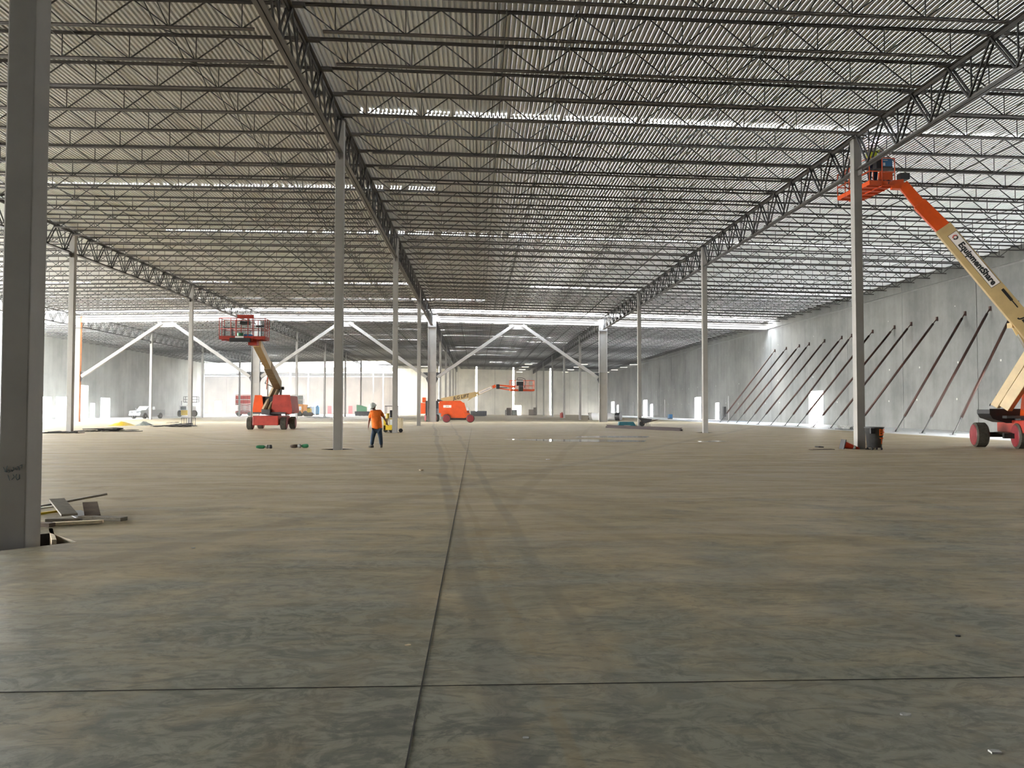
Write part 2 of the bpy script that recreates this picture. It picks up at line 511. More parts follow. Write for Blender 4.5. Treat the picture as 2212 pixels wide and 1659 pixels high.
# ------------------------------------------------------------------ walls
def wall(name, axis, pos, th, a0, a1, joints, doors, zt, m_, gaps=(), back=True):
    """axis 'x': wall plane at x=pos running along y."""
    m = MB()
    js = [a0] + [j for j in joints if a0 < j < a1] + [a1]
    def bx(u0, u1, z0, z1, d0=0.0, d1=None):
        d1 = th if d1 is None else d1
        lo, hi = pos + min(d0, d1), pos + max(d0, d1)
        if axis == 'x': m.box(lo, hi, u0, u1, z0, z1)
        else: m.box(u0, u1, lo, hi, z0, z1)
    for p0, p1 in zip(js, js[1:]):
        g0 = 0.022; g1 = 0.022
        for gc, gw in gaps:
            if abs(gc - p0) < 0.3: g0 = gw / 2
            if abs(gc - p1) < 0.3: g1 = gw / 2
        u0, u1 = p0 + g0, p1 - g1
        ds = sorted([d for d in doors if d[0] < u1 and d[1] > u0])
        cur = u0
        zt_ = zt((p0 + p1) / 2)
        for d0, d1, dz in ds:
            d0, d1 = max(d0, u0), min(d1, u1)
            if d0 > cur: bx(cur, d0, -0.3, zt_)
            bx(d0, d1, dz, zt_)
            cur = d1
        if cur < u1: bx(cur, u1, -0.3, zt_)
    m.cur = 1
    sg = 1 if th > 0 else -1
    for j in joints:
        if not any(abs(gc - j) < 0.3 for gc, gw in gaps) and a0 < j < a1:
            bx(j - 0.04, j + 0.04, -0.2, zt(j) - 0.1, sg * 0.03, sg * 0.05)
    return m
# right wall
RJ = [52.6 + 9.5 * k for k in range(-8, 17)]
RDOORS = [(34.5, 44.6, 3.9), (76.9, 80.3, 3.45), (110.6, 112.4, 2.5), (119.7, 123.2, 3.45), (152.8, 155.3, 2.55), (157.9, 161.8, 3.45), (190.2, 192.7, 2.55), (196.0, 200.7, 3.45)]
patch = mat('pale patching plaster', (0.62, 0.60, 0.56), 0.8)
mw = wall('wall_right', 'x', XR, 0.25, YB0, YF + 0.25, RJ, RDOORS, lambda u: ztop(XR) + 0.95, wall_m)
mw.cur = 2
rp = random.Random(5)
for p0, p1 in zip(RJ, RJ[1:]):
    if p1 < 38 or p0 > 175: continue
    for uu in (0.23, 0.77):
        for zz in (2.35, 4.95, 9.1):
            if rp.random() < 0.2: continue
            y = p0 + (p1 - p0) * uu + rp.uniform(-0.3, 0.3); z = zz + rp.uniform(-0.1, 0.1)
            if any(a - 0.3 < y < b_ + 0.3 and z < h + 0.3 for a, b_, h in RDOORS): continue
            mw.cyl((XR - 0.004, y, z), (XR + 0.02, y, z), 0.085 if zz < 9 else 0.05, 8)
wr = struct(mw.build('wall_right', [wall_m, tar, patch]))
# steel ledger angle carrying the joists on the right wall
struct(MB().box(XR - 0.13, XR, 20, YF, 11.18, 11.2).box(XR - 0.012, XR, 20, YF, 11.05, 11.18).build('trim_3', steel))
struct(MB().box(XL, XR + 0.25, YB0 - 0.25, YB0, -0.3, 13.2).build('wall_back_unseen', wall_m))  # unseen wall added behind the camera to keep light off the column fronts
struct(MB().box(XL - 0.25, XL, YB0, -4.0, -0.3, 13.2).build('wall_near_left', wall_m))
# left wall
LJ = [110.6, 119.3, 128.0, 136.7, 145.6, 154.4, 163.0, 171.2]
LDOORS = [(109.5, 114.0, 3.2), (115.1, 119.2, 3.25), (121.9, 124.4, 5.15), (125.1, 126.6, 2.4), (128.4, 131.7, 3.3)]
mw = wall('wall_left', 'x', XL, -0.25, 107.0, 176.0, LJ, LDOORS, lambda u: ztop(XL) + 0.45, wall_m)
struct(mw.build('wall_left', [concrete_wall('left concrete', (0.36, 0.36, 0.34), (0.50, 0.50, 0.47)), tar]))
# far wall, with its panels still standing apart
fx = [at(x, 850, YF).x for x in (949.5, 1029, 1109, 1189)]
FJ = [at(x, 850, YF).x for x in (870, 910, 949.5, 989, 1029, 1069, 1109, 1149, 1189, 1230, 1270)]
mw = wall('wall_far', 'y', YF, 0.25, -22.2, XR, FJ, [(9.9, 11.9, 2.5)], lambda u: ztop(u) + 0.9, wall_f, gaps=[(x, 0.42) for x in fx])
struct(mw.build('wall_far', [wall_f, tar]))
mw = wall('wall_far_left', 'y', YF2, 0.25, -90, -20.0, [-84 + 8.2 * k for k in range(8)], [(-79.2, -77.3, 3.8), (-45.4, -44.2, 2.4), (-39.1, -37.9, 2.4)], lambda u: 11.35, wall_p)
struct(mw.build('wall_far_left', [wall_p, tar]))
struct(MB().box(-90.3, -90, 176.0, YF2 + 0.3, -0.3, 12.6).build('wall_outer_left_unseen', wall_m))  # unseen side wall added to lessen light on the pinkish far wall
struct(MB().box(XL - 29, XL, 176.0, 176.25, -0.3, 12).build('wall_return', wall_m))
struct(MB().box(-22.2, -21.95, YF + 0.25, YF2, -0.3, 12.6).build('wall_corner', wall_f))
# eaves beam on top of the low far wall
struct(MB().box(-90, -22.2, YF2 - 0.6, YF2 - 0.3, 11.35, 12.35).box(-90, -22.2, YF2 - 0.9, YF2 + 0.2, 12.35, 12.42).build('trim_4', steel))
for i, (a, b_) in enumerate(((-45.4, -44.2), (-39.1, -37.9))):
    d = MB().box(a, b_, YF2 + 0.05, YF2 + 0.1, 0, 2.4).build('door_%d' % (i + 1), red_d); struct(d)
    MB().box(b_ - 0.2, b_ - 0.08, YF2 - 0.02, YF2 + 0.05, 1.0, 1.06).build('door_handle', dark, d)

# ------------------------------------------------------------------ columns
LINE = {'Z': 'the far left row by the concrete wall', 'A': 'the row on the left behind the basket lift', 'B': 'the row left of centre', 'C': 'the row right of centre'}
CS = 0.3176
def chord_parts(m, p, q, w_=0.22, leg=0.1, gap=0.035, upright=1, t_=0.013):
    """double angle chord, legs flat on the outside; upright +1: vertical legs rise from the flat legs"""
    p, q = Vector(p), Vector(q)
    d = (q - p).normalized(); a = d.cross(Vector((0, 0, 1))).normalized(); u = a.cross(d)
    for s_ in (-1, 1):
        c = a * s_ * (gap / 2 + leg / 2)
        m.bar(p + c, q + c, leg, t_)
        c2 = a * s_ * (gap / 2 + t_ / 2) + u * upright * leg / 2
        m.bar(p + c2, q + c2, t_, leg)
    return m
_shaft = {}
def column(L_, k, x, y):
    top = TOP[L_]
    base = -0.32 if k == 0 else -0.05
    t_ = empty('steel_column', (x, y, 0))
    o_ = {0: 'first', }.get(k)
    if L_ == 'B' and k == 0:
        lab = 'huge grey square steel column nearest the camera at the left edge, pen marks on it'
    else:
        n = k if L_ in 'BC' else k - 1
        if L_ == 'B': n = k
        if L_ == 'C': n = k - 1
        if L_ == 'Z': n = k - 2
        lab = 'grey square steel column, %s from the camera in %s' % (ORD[n], LINE[L_])
    tag(t_, lab, 'column', 'square steel columns of the hall')
    key = (L_, k == 0)
    if key not in _shaft:
        h = CS / 2
        m = MB().box(-h, h, -h, h, base, top)
        cp = MB().box(-0.24, 0.24, -0.24, 0.24, top - 0.03, top)
        st = MB().box(-0.012, 0.012, -h - 0.35, -h + 0.01, top - 1.55, top - 1.33).box(-0.012, 0.012, h - 0.01, h + 0.35, top - 1.55, top - 1.33)
        _shaft[key] = (m.mesh('shaft', steel_l if L_ != 'B' or k else steel_l, bevel=0.018), cp.mesh('cap_plate', chord_m), st.mesh('stabiliser_plate', chord_m))
    a, b_, c = _shaft[key]
    put('shaft', a, t_); put('cap_plate', b_, t_); put('stabiliser_plate', c, t_)
    return t_
col_of = {}
for L_, k, x, y in cols():
    if k == 4: continue
    if k == 0 and L_ != 'B': continue
    col_of[(L_, k)] = column(L_, k, x, y)
# pen marks on the nearest column
c0 = col_of[('B', 0)]
fc = row(0) - CS / 2 - 0.003
penm = mat('faded blue pen', (0.06, 0.10, 0.13), 0.6)
def pen(pts):
    m = MB()
    m.path([Vector((at(px, py, fc).x - XB, fc - row(0), at(px, py, fc).z)) for px, py in pts], 0.0030, 5)
    return m
mk = MB()
for st in ([(7, 1009), (13, 1020)], [(16, 1006), (13, 1014), (15, 1020), (9, 1018)], [(22, 1015), (18, 1015), (22, 1019), (18, 1021)],
           [(28, 1009), (30, 1014), (27, 1018), (25, 1015)], [(32, 1011), (36, 1015)], [(37, 1008), (40, 1008), (42, 1016)], [(43, 1006), (48, 1004), (47, 1011)],
           [(17, 1026), (21, 1038)], [(28, 1025), (31, 1030), (25, 1036)], [(36, 1024), (34, 1030), (37, 1037), (42, 1034), (42, 1025)]):
    q = pen(st); mk.add(q.v, q.f)
mk.build('pen_marks', penm, c0)

# moment frame row: built-up H columns, deep beams and chevron braces
YM = row(4)
def hcol(L_, fm, lab):
    x, top = LX[L_], TOP[L_]
    t_ = empty('moment_frame_column', (x, YM, 0), 0, lab, 'column', 'wide columns of the braced row')
    for s_ in (-1, 1):
        MB().box(s_ * 0.47 - 0.02, s_ * 0.47 + 0.02, -0.2, 0.2, -0.02, top - 0.05).build('flange', fm, t_)
    MB().box(-0.45, 0.45, -0.012, 0.012, -0.02, top - 0.05).build('web', steel_l, t_)
    for s_ in (-1, 1):
        if (L_ == 'C' and s_ > 0) or (L_ == 'Z' and s_ < 0): continue
        MB().prism([(s_ * 0.49, 5.85), (s_ * 1.05, 5.85), (s_ * 0.49, 4.55)], 'y', -0.02, 0.02).build('gusset_plate', dark, t_)
    for z in (4.6, 5.9):
        MB().box(-0.45, 0.45, -0.19, 0.19, z, z + 0.02).build('stiffener_plate', steel, t_)
    MB().box(-0.5, 0.5, -0.22, 0.22, top - 1.5, top - 1.42).build('seat_plate', chord_m, t_)
hcol('Z', orange_p, 'orange and grey H-shaped column of the braced row at far left')
hcol('A', steel, 'wide grey H-shaped column standing behind the left boom lift')
hcol('B', steel_l, 'wide grey H-shaped column partly hiding the low orange boom lift')
hcol('C', steel_l, 'wide grey H-shaped column beside the long white duct, right of centre')
def mbeam(xa, xb, za, zb, lab):
    t_ = empty('moment_frame_beam', (xa, YM, 0), 0, lab, 'beam', 'deep beams of the braced row')
    n = xb - xa
    def e(z): return MB().bar((0, 0, za + z), (n, 0, zb + z), 0.32, 0.03)
    e(-0.06).build('flange', steel_l, t_); e(-0.80).build('flange', steel_l, t_)
    MB().bar((0, 0, za - 0.43), (n, 0, zb - 0.43), 0.02, 0.72).build('web', steel_l, t_)
    return t_
mbeam(XL, XZ - 0.49, 12.0, TOP['Z'], 'deep grey beam running left from the orange braced column')
mbeam(XZ + 0.49, XA - 0.49, TOP['Z'], TOP['A'], 'deep grey beam over the leftmost pair of sloping braces')
mbeam(XA + 0.49, XB - 0.49, TOP['A'], TOP['B'], 'deep grey beam over the braces behind the tall basket')
mbeam(XB + 0.49, XC - 0.49, TOP['B'], TOP['C'], 'deep grey beam over the middle pair of sloping braces')
mbeam(XC + 0.49, XR, TOP['C'], 11.93, 'deep grey beam running to the right concrete wall')
def brace(xa, xb, side, lab):
    xm = (xa + xb) / 2
    ztm = (ztop(xa) + ztop(xb)) / 2 - 1.0
    s_ = -1 if side == 'l' else 1
    xs = xa + 0.62 if side == 'l' else xb - 0.62
    xt = xm + s_ * 0.55
    m = MB().bar((xs, YM, 5.25), (xt, YM, ztm), 0.30, 0.36)
    tag(m.build('diagonal_brace', steel_l, bevel=0.02), lab, 'brace', 'chevron braces of the braced row')
for xa, xb, nm in ((XZ, XA, 'left bay'), (XA, XB, 'bay left of centre'), (XB, XC, 'middle bay')):
    brace(xa, xb, 'l', 'square brace rising rightwards in the %s of the braced row' % nm)
    brace(xa, xb, 'r', 'square brace falling rightwards in the %s of the braced row' % nm)
    xm = (xa + xb) / 2; zt_ = (ztop(xa) + ztop(xb)) / 2
    g_ = MB().prism([(xm - 1.2, zt_ - 0.8), (xm + 1.2, zt_ - 0.8), (xm + 0.8, zt_ - 1.5), (xm - 0.8, zt_ - 1.5)], 'y', YM - 0.015, YM + 0.015)
    tag(g_.build('gusset_plate_hub', steel_l), 'steel plate where two braces meet under the beam, %s' % nm, 'plate', 'brace hub plates')

# ------------------------------------------------------------------ joist girders
GD = 1.45
_gm = {}
def girder(L_, k):
    y0, y1 = row(k), row(k + 1)
    if y1 > YF and L_ in 'BC': y1 = YF
    top = TOP[L_] + 0.13
    h0 = 0.5 if k == 4 else CS / 2; h1 = 0.5 if k + 1 == 4 else CS / 2
    if k == 4: h0 = 0.22
    if k + 1 == 4: h1 = 0.22
    where = {'Z': 'far left', 'A': 'left', 'B': 'centre left', 'C': 'centre right'}[L_]
    t_ = empty('joist_girder', (LX[L_], y0, 0), 0, 'deep steel truss girder of the %s line, %s span from the camera' % (where, ORD[k]), 'girder', 'truss girders along the column rows')
    n = 10 if y1 - y0 > 15 else int((y1 - y0) / JS)
    Ln = y1 - y0
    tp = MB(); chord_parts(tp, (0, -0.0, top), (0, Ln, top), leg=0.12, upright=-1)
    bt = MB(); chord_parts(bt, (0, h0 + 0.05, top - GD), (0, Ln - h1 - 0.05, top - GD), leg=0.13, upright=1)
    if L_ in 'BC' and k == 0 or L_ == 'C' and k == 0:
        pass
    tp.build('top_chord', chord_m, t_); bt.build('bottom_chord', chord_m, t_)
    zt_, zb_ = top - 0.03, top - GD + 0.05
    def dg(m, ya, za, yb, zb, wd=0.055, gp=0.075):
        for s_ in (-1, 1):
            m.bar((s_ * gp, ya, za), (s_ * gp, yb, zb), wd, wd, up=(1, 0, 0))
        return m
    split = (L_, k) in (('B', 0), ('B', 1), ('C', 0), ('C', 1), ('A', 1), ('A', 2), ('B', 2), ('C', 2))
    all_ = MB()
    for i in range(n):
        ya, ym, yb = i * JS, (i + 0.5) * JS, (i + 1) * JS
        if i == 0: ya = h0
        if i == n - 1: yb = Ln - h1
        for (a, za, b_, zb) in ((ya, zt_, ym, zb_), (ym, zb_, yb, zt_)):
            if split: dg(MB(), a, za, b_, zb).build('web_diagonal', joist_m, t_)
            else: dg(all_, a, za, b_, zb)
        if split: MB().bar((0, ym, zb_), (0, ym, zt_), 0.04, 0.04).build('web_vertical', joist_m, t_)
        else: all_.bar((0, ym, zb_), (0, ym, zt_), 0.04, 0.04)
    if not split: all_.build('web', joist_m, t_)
for L_ in 'ZABC':
    for k in range(-0, 10):
        if L_ == 'Z' and (k < 1 or k > 7): continue
        if L_ == 'A' and (k < 1 or k > 7): continue
        if L_ in 'BC' and row(k) > YF - 5: continue
        girder(L_, k)

# ------------------------------------------------------------------ open-web joists
JD = 0.80
BAYS = [('leftmost bay', XL, XZ, False), ('outer left bay', XZ, XA, True), ('left bay', XA, XB, True), ('centre bay', XB, XC, True), ('right bay', XC, XR, True)]
def joist_meshes(xa, xb, wall_end):
    n = xb - xa
    za, zb = ztop(xa) + DK - 0.006, ztop(xb) + DK - 0.006
    sl = (zb - za) / n
    z = lambda u: za + sl * u
    tp = MB(); chord_parts(tp, (0.08, 0, z(0.08)), (n - 0.08, 0, z(n - 0.08)), leg=0.065, gap=0.03, upright=-1, t_=0.009)
    tp.bar((0.0, 0, z(0) - 0.06), (0.45, 0, z(0.45) - 0.06), 0.16, 0.09); tp.bar((n - 0.45, 0, z(n - 0.45) - 0.06), (n, 0, z(n) - 0.06), 0.16, 0.09)
    e0, e1 = 0.95, n - 0.95
    bt = MB(); chord_parts(bt, (e0, 0, z(e0) - JD), (e1, 0, z(e1) - JD), leg=0.06, gap=0.03, upright=1, t_=0.009)
    npan = round((n - 0.6) / 1.92); pw = (n - 0.6) / npan
    dl, vl = [], []
    for i in range(npan):
        a, m_, b_ = 0.3 + i * pw, 0.3 + (i + 0.5) * pw, 0.3 + (i + 1) * pw
        dl.append(((a, z(a) - 0.03), (m_, z(m_) - JD + 0.02))); dl.append(((m_, z(m_) - JD + 0.02), (b_, z(b_) - 0.03)))
        vl.append(((m_, z(m_) - JD + 0.02), (m_, z(m_) - 0.03)))
    wb = MB()
    for (a, za_), (b_, zb_) in dl: wb.bar((a, 0, za_), (b_, 0, zb_), 0.032, 0.032)
    for (a, za_), (b_, zb_) in vl: wb.bar((a, 0, za_), (b_, 0, zb_), 0.024, 0.024)
    sd_ = [MB().bar((a, 0, za_), (b_, 0, zb_), 0.032, 0.032).mesh('web_diagonal', joist_m) for (a, za_), (b_, zb_) in dl]
    sv = [MB().bar((a, 0, za_), (b_, 0, zb_), 0.024, 0.024).mesh('web_vertical', joist_m) for (a, za_), (b_, zb_) in vl]
    allm = MB(); allm.add(tp.v, tp.f); allm.add(bt.v, bt.f); allm.add(wb.v, wb.f)
    return tp.mesh('top_chord', chord_m), bt.mesh('bottom_chord', chord_m), wb.mesh('web', joist_m), sd_, sv, allm
cand = []
JM = {}
for bi, (nm, xa, xb, _) in enumerate(BAYS):
    JM[bi] = joist_meshes(xa, xb, False)
    for q in range(-8, 88):
        y = D1 + q * JS
        if y > YF - 0.5: continue
        if bi < 2 and y > 186: continue
        if bi == 0 and y < 96: continue
        if bi == 1 and y < 47: continue
        if SLOT[0] - 0.8 < y < SLOT[1] - 0.6 and abs(y - YM) < 0.3: pass
        cand.append((y * (1.0 if bi in (2, 3, 4) else 1.25), y, bi, q))
cand.sort()
big, rest = cand[:296], cand[296:]
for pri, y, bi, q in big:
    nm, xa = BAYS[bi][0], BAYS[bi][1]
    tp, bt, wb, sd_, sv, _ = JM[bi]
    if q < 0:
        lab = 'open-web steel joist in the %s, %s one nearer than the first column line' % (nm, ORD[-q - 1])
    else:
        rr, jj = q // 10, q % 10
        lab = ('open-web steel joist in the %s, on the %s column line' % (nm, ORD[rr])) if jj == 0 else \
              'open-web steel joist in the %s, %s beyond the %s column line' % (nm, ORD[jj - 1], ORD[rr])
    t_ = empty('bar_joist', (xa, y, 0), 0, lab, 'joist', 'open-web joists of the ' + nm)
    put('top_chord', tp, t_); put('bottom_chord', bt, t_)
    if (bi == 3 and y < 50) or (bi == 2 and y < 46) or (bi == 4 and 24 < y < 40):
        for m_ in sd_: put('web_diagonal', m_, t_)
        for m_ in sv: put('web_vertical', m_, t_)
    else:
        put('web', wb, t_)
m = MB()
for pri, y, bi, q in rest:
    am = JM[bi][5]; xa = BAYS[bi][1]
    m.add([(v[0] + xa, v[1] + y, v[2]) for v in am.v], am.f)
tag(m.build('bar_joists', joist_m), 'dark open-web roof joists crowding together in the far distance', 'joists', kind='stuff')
# bridging
def bridging(xs, lab, y0=20, y1=200):
    m = MB()
    for dx, dz in ((0, -0.03), (0.22, -JD + 0.03)):
        z = ztop(xs) + DK + dz - 0.02
        m.bar((xs + dx, y0, z), (xs + dx, y1, z), 0.03, 0.03)
    tag(m.build('bridging_angle', joist_m), lab, 'bridging', 'bridging lines across the joists')
bridging(0.55, 'long thin steel bridging line over the middle of the centre bay')
bridging(-20.5, 'bridging line nearest the left column row in the left bay', 30)
bridging(-12.2, 'bridging line along the middle of the left bay', 20)
bridging(22.0, 'bridging line nearest the column row in the right bay', 26)
bridging(28.6, 'bridging line nearest the concrete wall in the right bay', 36)
def xbridge(xs, lab, y0, y1):
    m = MB()
    n = int((y1 - y0) / JS)
    for i in range(n):
        y = D1 + (round((y0 - D1) / JS) + i) * JS
        z = ztop(xs) + DK
        m.bar((xs, y, z - JD + 0.02), (xs + 0.05, y + JS, z - 0.05), 0.025, 0.025)
        m.bar((xs + 0.06, y, z - 0.05), (xs + 0.06, y + JS, z - JD + 0.02), 0.025, 0.025)
    tag(m.build('cross_bridging', joist_m), lab, 'bridging', 'cross bridging between joists')
xbridge(2.7, 'zigzag cross bridging right of the centre bridging line', 18, 90)
xbridge(8.6, 'zigzag cross bridging near the right side of the centre bay', 18, 90)
xbridge(-9.0, 'zigzag cross bridging close to the centre left girder', 18, 90)

# ------------------------------------------------------------------ tilt-up wall braces
FY = [(92.0, 89.3), (88.6, 85.9), (85.0, 82.4), (82.4, 79.9), (78.6, 76.3), (74.6, 72.6), (72.2, 70.6), (68.4, 66.8), (64.9, 63.2), (61.9, 60.7), (58.3, 57.2), (53.0, 53.8), (49.6, 51.1), (45.8, 48.8)]
FY = [(t_ + 1.4 * 0 + (f - t_) * 0.6, t_) for f, t_ in FY]
FT = [flr(x, y) for x, y in ((1555, 911.8), (1571, 912.5), (1590, 913.8), (1614, 914.8), (1637, 916.5), (1665, 918.4), (1695, 919.8), (1722, 921.4), (1756, 923.5), (1794, 925.7), (1845, 928.2), (1934, 933), (1992, 936.2), (2058, 940))]
TPY = [89.3, 85.9, 82.4, 79.9, 76.3, 72.6, 70.6, 66.8, 63.2, 60.7, 57.2, 53.8, 51.1, 48.4]
def wbrace(i, f, yt):
    f = Vector((28.8, f.y * 28.8 / f.x if abs(f.x - 28.8) < 0.6 else f.y, 0))
    t_ = Vector((XR - 0.08, yt, 8.44))
    d = t_ - f
    e = empty('wall_brace', f, 0, None, 'brace', 'tilt-up braces propping the right wall')
    e['label'] = 'rusty pipe brace propping the right wall, %s from the far end of the rank' % ORD[i] if i < 14 else None
    L_ = d.length; u = d.normalized()
    MB().cyl(u * 1.35, u * (L_ - 0.45), 0.085, 10).build('pipe', rust, e, smooth=True)
    MB().cyl(u * 0.12, u * 1.4, 0.035, 8).cyl(u * 1.25, u * 1.42, 0.06, 8).build('screw_jack', dark, e)
    MB().box(-0.16, 0.16, -0.08, 0.08, 0, 0.02).bar((0, 0, 0.02), u * 0.2, 0.08, 0.06).build('foot_plate', dark, e)
    MB().bar(u * (L_ - 0.5), u * (L_ - 0.05), 0.06, 0.06).box(d.x - 0.03, d.x + 0.06, d.y - 0.08, d.y + 0.08, d.z - 0.16, d.z + 0.16).build('wall_shoe', rust, e)
for i, (f, yt) in enumerate(zip(FT, TPY)): wbrace(i, f, yt)
wbrace(13, Vector((28.8, 42.9, 0)), 45.2) if False else None
# thin pale pipes standing by the right wall
for px, yt, yb, lab in ((1573.7, 855, 905, 'thin pale pipe standing by the wall beside the last brace'), (1436, 863, 899, 'thin pale pipe standing by the wall left of the tall doorway'), (1367.5, 868, 896, 'thin pale pipe at the far right wall, behind the wheelbarrow column')):
    P0 = _ray(px, 870); t_ = (XR - 0.25) / P0.x; Y = P0.y * t_
    z = at(px, yt, Y).z
    m = MB().cyl((XR - 0.25, Y, 0), (XR - 0.25, Y, z), 0.07, 8)
    tag(m.build('standing_pipe', white), lab, 'pipe', 'pale pipes along the right wall')
P0 = _ray(1564, 890); t_ = (XR - 0.2) / P0.x
tag(MB().box(XR - 0.3, XR - 0.02, P0.y * t_ - 0.35, P0.y * t_ + 0.35, 0.5, 1.9).build('electrical_panel', dark), 'dark electrical panel on the right wall beside the last brace', 'panel')

# dust haze hanging in the deep end of the hall
hz = bpy.data.materials.new('dust haze'); hz.use_nodes = True
hz.node_tree.nodes.clear()
_v = hz.node_tree.nodes.new('ShaderNodeVolumeScatter'); _o = hz.node_tree.nodes.new('ShaderNodeOutputMaterial')
_v.inputs['Density'].default_value = 0.0011; _v.inputs['Anisotropy'].default_value = 0.5; _v.inputs['Color'].default_value = (1, 0.98, 0.95, 1)
hz.node_tree.links.new(_v.outputs[0], _o.inputs['Volume'])
hz.cycles.homogeneous_volume = True
SC.cycles.volume_bounces = 0
tag(MB().box(-89.5, 34.9, 62, 236, 0.02, 13.6).build('dust_haze', hz), 'pale dust haze filling the deep end of the hall', 'haze', kind='stuff')

# ------------------------------------------------------------------ hanging lamps
lampm = mat('lit lamp diffuser', (1.0, 0.93, 0.78), 0.5, emit=0.25)
names = {10.5: 'column of lamps left', 21.8: 'middle line', 32.3: 'right line'}
for ln, x in (('left', 10.5), ('middle', 21.8), ('right', 32.0)):
    for i, y in enumerate((156.5, 167, 178.3, 189.8)):
        e = empty('linear_lamp', (x, y, 10.6), 0, 'small hanging linear lamp, %s from the camera in the %s line of far lamps' % (ORD[i], ln), 'lamp', 'hanging linear lamps at the far end')
        MB().box(-0.75, 0.75, -0.14, 0.14, 0, 0.05).build('diffuser', lampm, e)
        MB().box(-0.78, 0.78, -0.17, 0.17, 0.05, 0.12).build('housing', white, e)
        MB().cyl((-0.6, 0, 0.1), (-0.6, 0, ztop(e.location.x) + DK - 10.6), 0.008, 4).cyl((0.6, 0, 0.1), (0.6, 0, ztop(e.location.x) + DK - 10.6), 0.008, 4).build('hanger_wire', dark, e)
e = empty('linear_lamp', (-11.3, 166.4, 10.6), 0, 'lone hanging linear lamp left of the braced centre column', 'lamp')
MB().box(-0.75, 0.75, -0.14, 0.14, 0, 0.05).build('diffuser', lampm, e)
MB().box(-0.78, 0.78, -0.17, 0.17, 0.05, 0.12).build('housing', white, e)
MB().cyl((-0.6, 0, 0.1), (-0.6, 0, ztop(e.location.x) + DK - 10.6), 0.008, 4).cyl((0.6, 0, 0.1), (0.6, 0, ztop(e.location.x) + DK - 10.6), 0.008, 4).build('hanger_wire', dark, e)
# ------------------------------------------------------------------ people
def skinned(name, pts, edges, m_, parent, levels=2, root=0):
    me = bpy.data.meshes.new(name)
    me.from_pydata([p[:3] for p in pts], edges, [])
    o = bpy.data.objects.new(name, me); COL.objects.link(o)
    sk = o.modifiers.new('s', 'SKIN'); sk.use_smooth_shade = True
    lay = me.skin_vertices[0].data if me.skin_vertices else None
    if lay is None:
        bpy.context.view_layer.objects.active = o
        lay = me.attributes
    for i, p in enumerate(pts):
        rx = p[3]; ry = p[4] if len(p) > 4 else p[3]
        me.skin_vertices[0].data[i].radius = (rx, ry)
        me.skin_vertices[0].data[i].use_root = (i == root)
    ss = o.modifiers.new('u', 'SUBSURF'); ss.levels = levels; ss.render_levels = levels
    bpy.context.view_layer.update()
    nm = bpy.data.meshes.new_from_object(o.evaluated_get(bpy.context.evaluated_depsgraph_get()))
    bpy.data.objects.remove(o)
    nm.materials.clear(); nm.materials.append(m_)
    nm.polygons.foreach_set('use_smooth', [True] * len(nm.polygons))
    r = bpy.data.objects.new(name, nm); COL.objects.link(r); r.parent = parent
    return r
skin_m = mat('tanned skin', (0.20, 0.085, 0.05), 0.55)
shirt_m = mat('orange work shirt', (0.95, 0.19, 0.01), 0.8, 0, 0.25, 6)
jean_m = mat('dark blue denim', (0.022, 0.045, 0.075), 0.85, 0, 0.35, 9)
boot_m = mat('dusty boot leather', (0.10, 0.095, 0.075), 0.8)
vest_m = mat('yellow safety shirt', (0.72, 0.80, 0.06), 0.8)
navy_m = mat('navy cloth', (0.015, 0.02, 0.045), 0.85)
hair_m = mat('dark hair', (0.01, 0.008, 0.007), 0.7)
def hand(pts, edges, wi, pos, fd, side):
    """palm, four unequal fingers and a thumb growing from wrist index wi, fingers pointing along fd"""
    p = Vector(pos); f = Vector(fd).normalized(); s_ = Vector(side).normalized()
    n = len(pts)
    pts.append((*(p + f * 0.05), 0.030, 0.018)); edges.append((wi, n)); palm = n
    for j, (o_, ln) in enumerate(((-0.028, 0.075), (-0.010, 0.085), (0.010, 0.08), (0.027, 0.06))):
        a = p + f * 0.09 + s_ * o_
        b_ = a + f * ln * 0.5; c = b_ + f * ln * 0.42 + Vector((0, -0.018, 0))
        k = len(pts)
        pts += [(*a, 0.0095), (*b_, 0.0088), (*c, 0.0075)]
        edges += [(palm, k), (k, k + 1), (k + 1, k + 2)]
    k = len(pts)
    a = p + f * 0.045 + s_ * 0.042; b_ = a + f * 0.035 + s_ * 0.015
    pts += [(*a, 0.011), (*b_, 0.009)]
    edges += [(palm, k), (k, k + 1)]
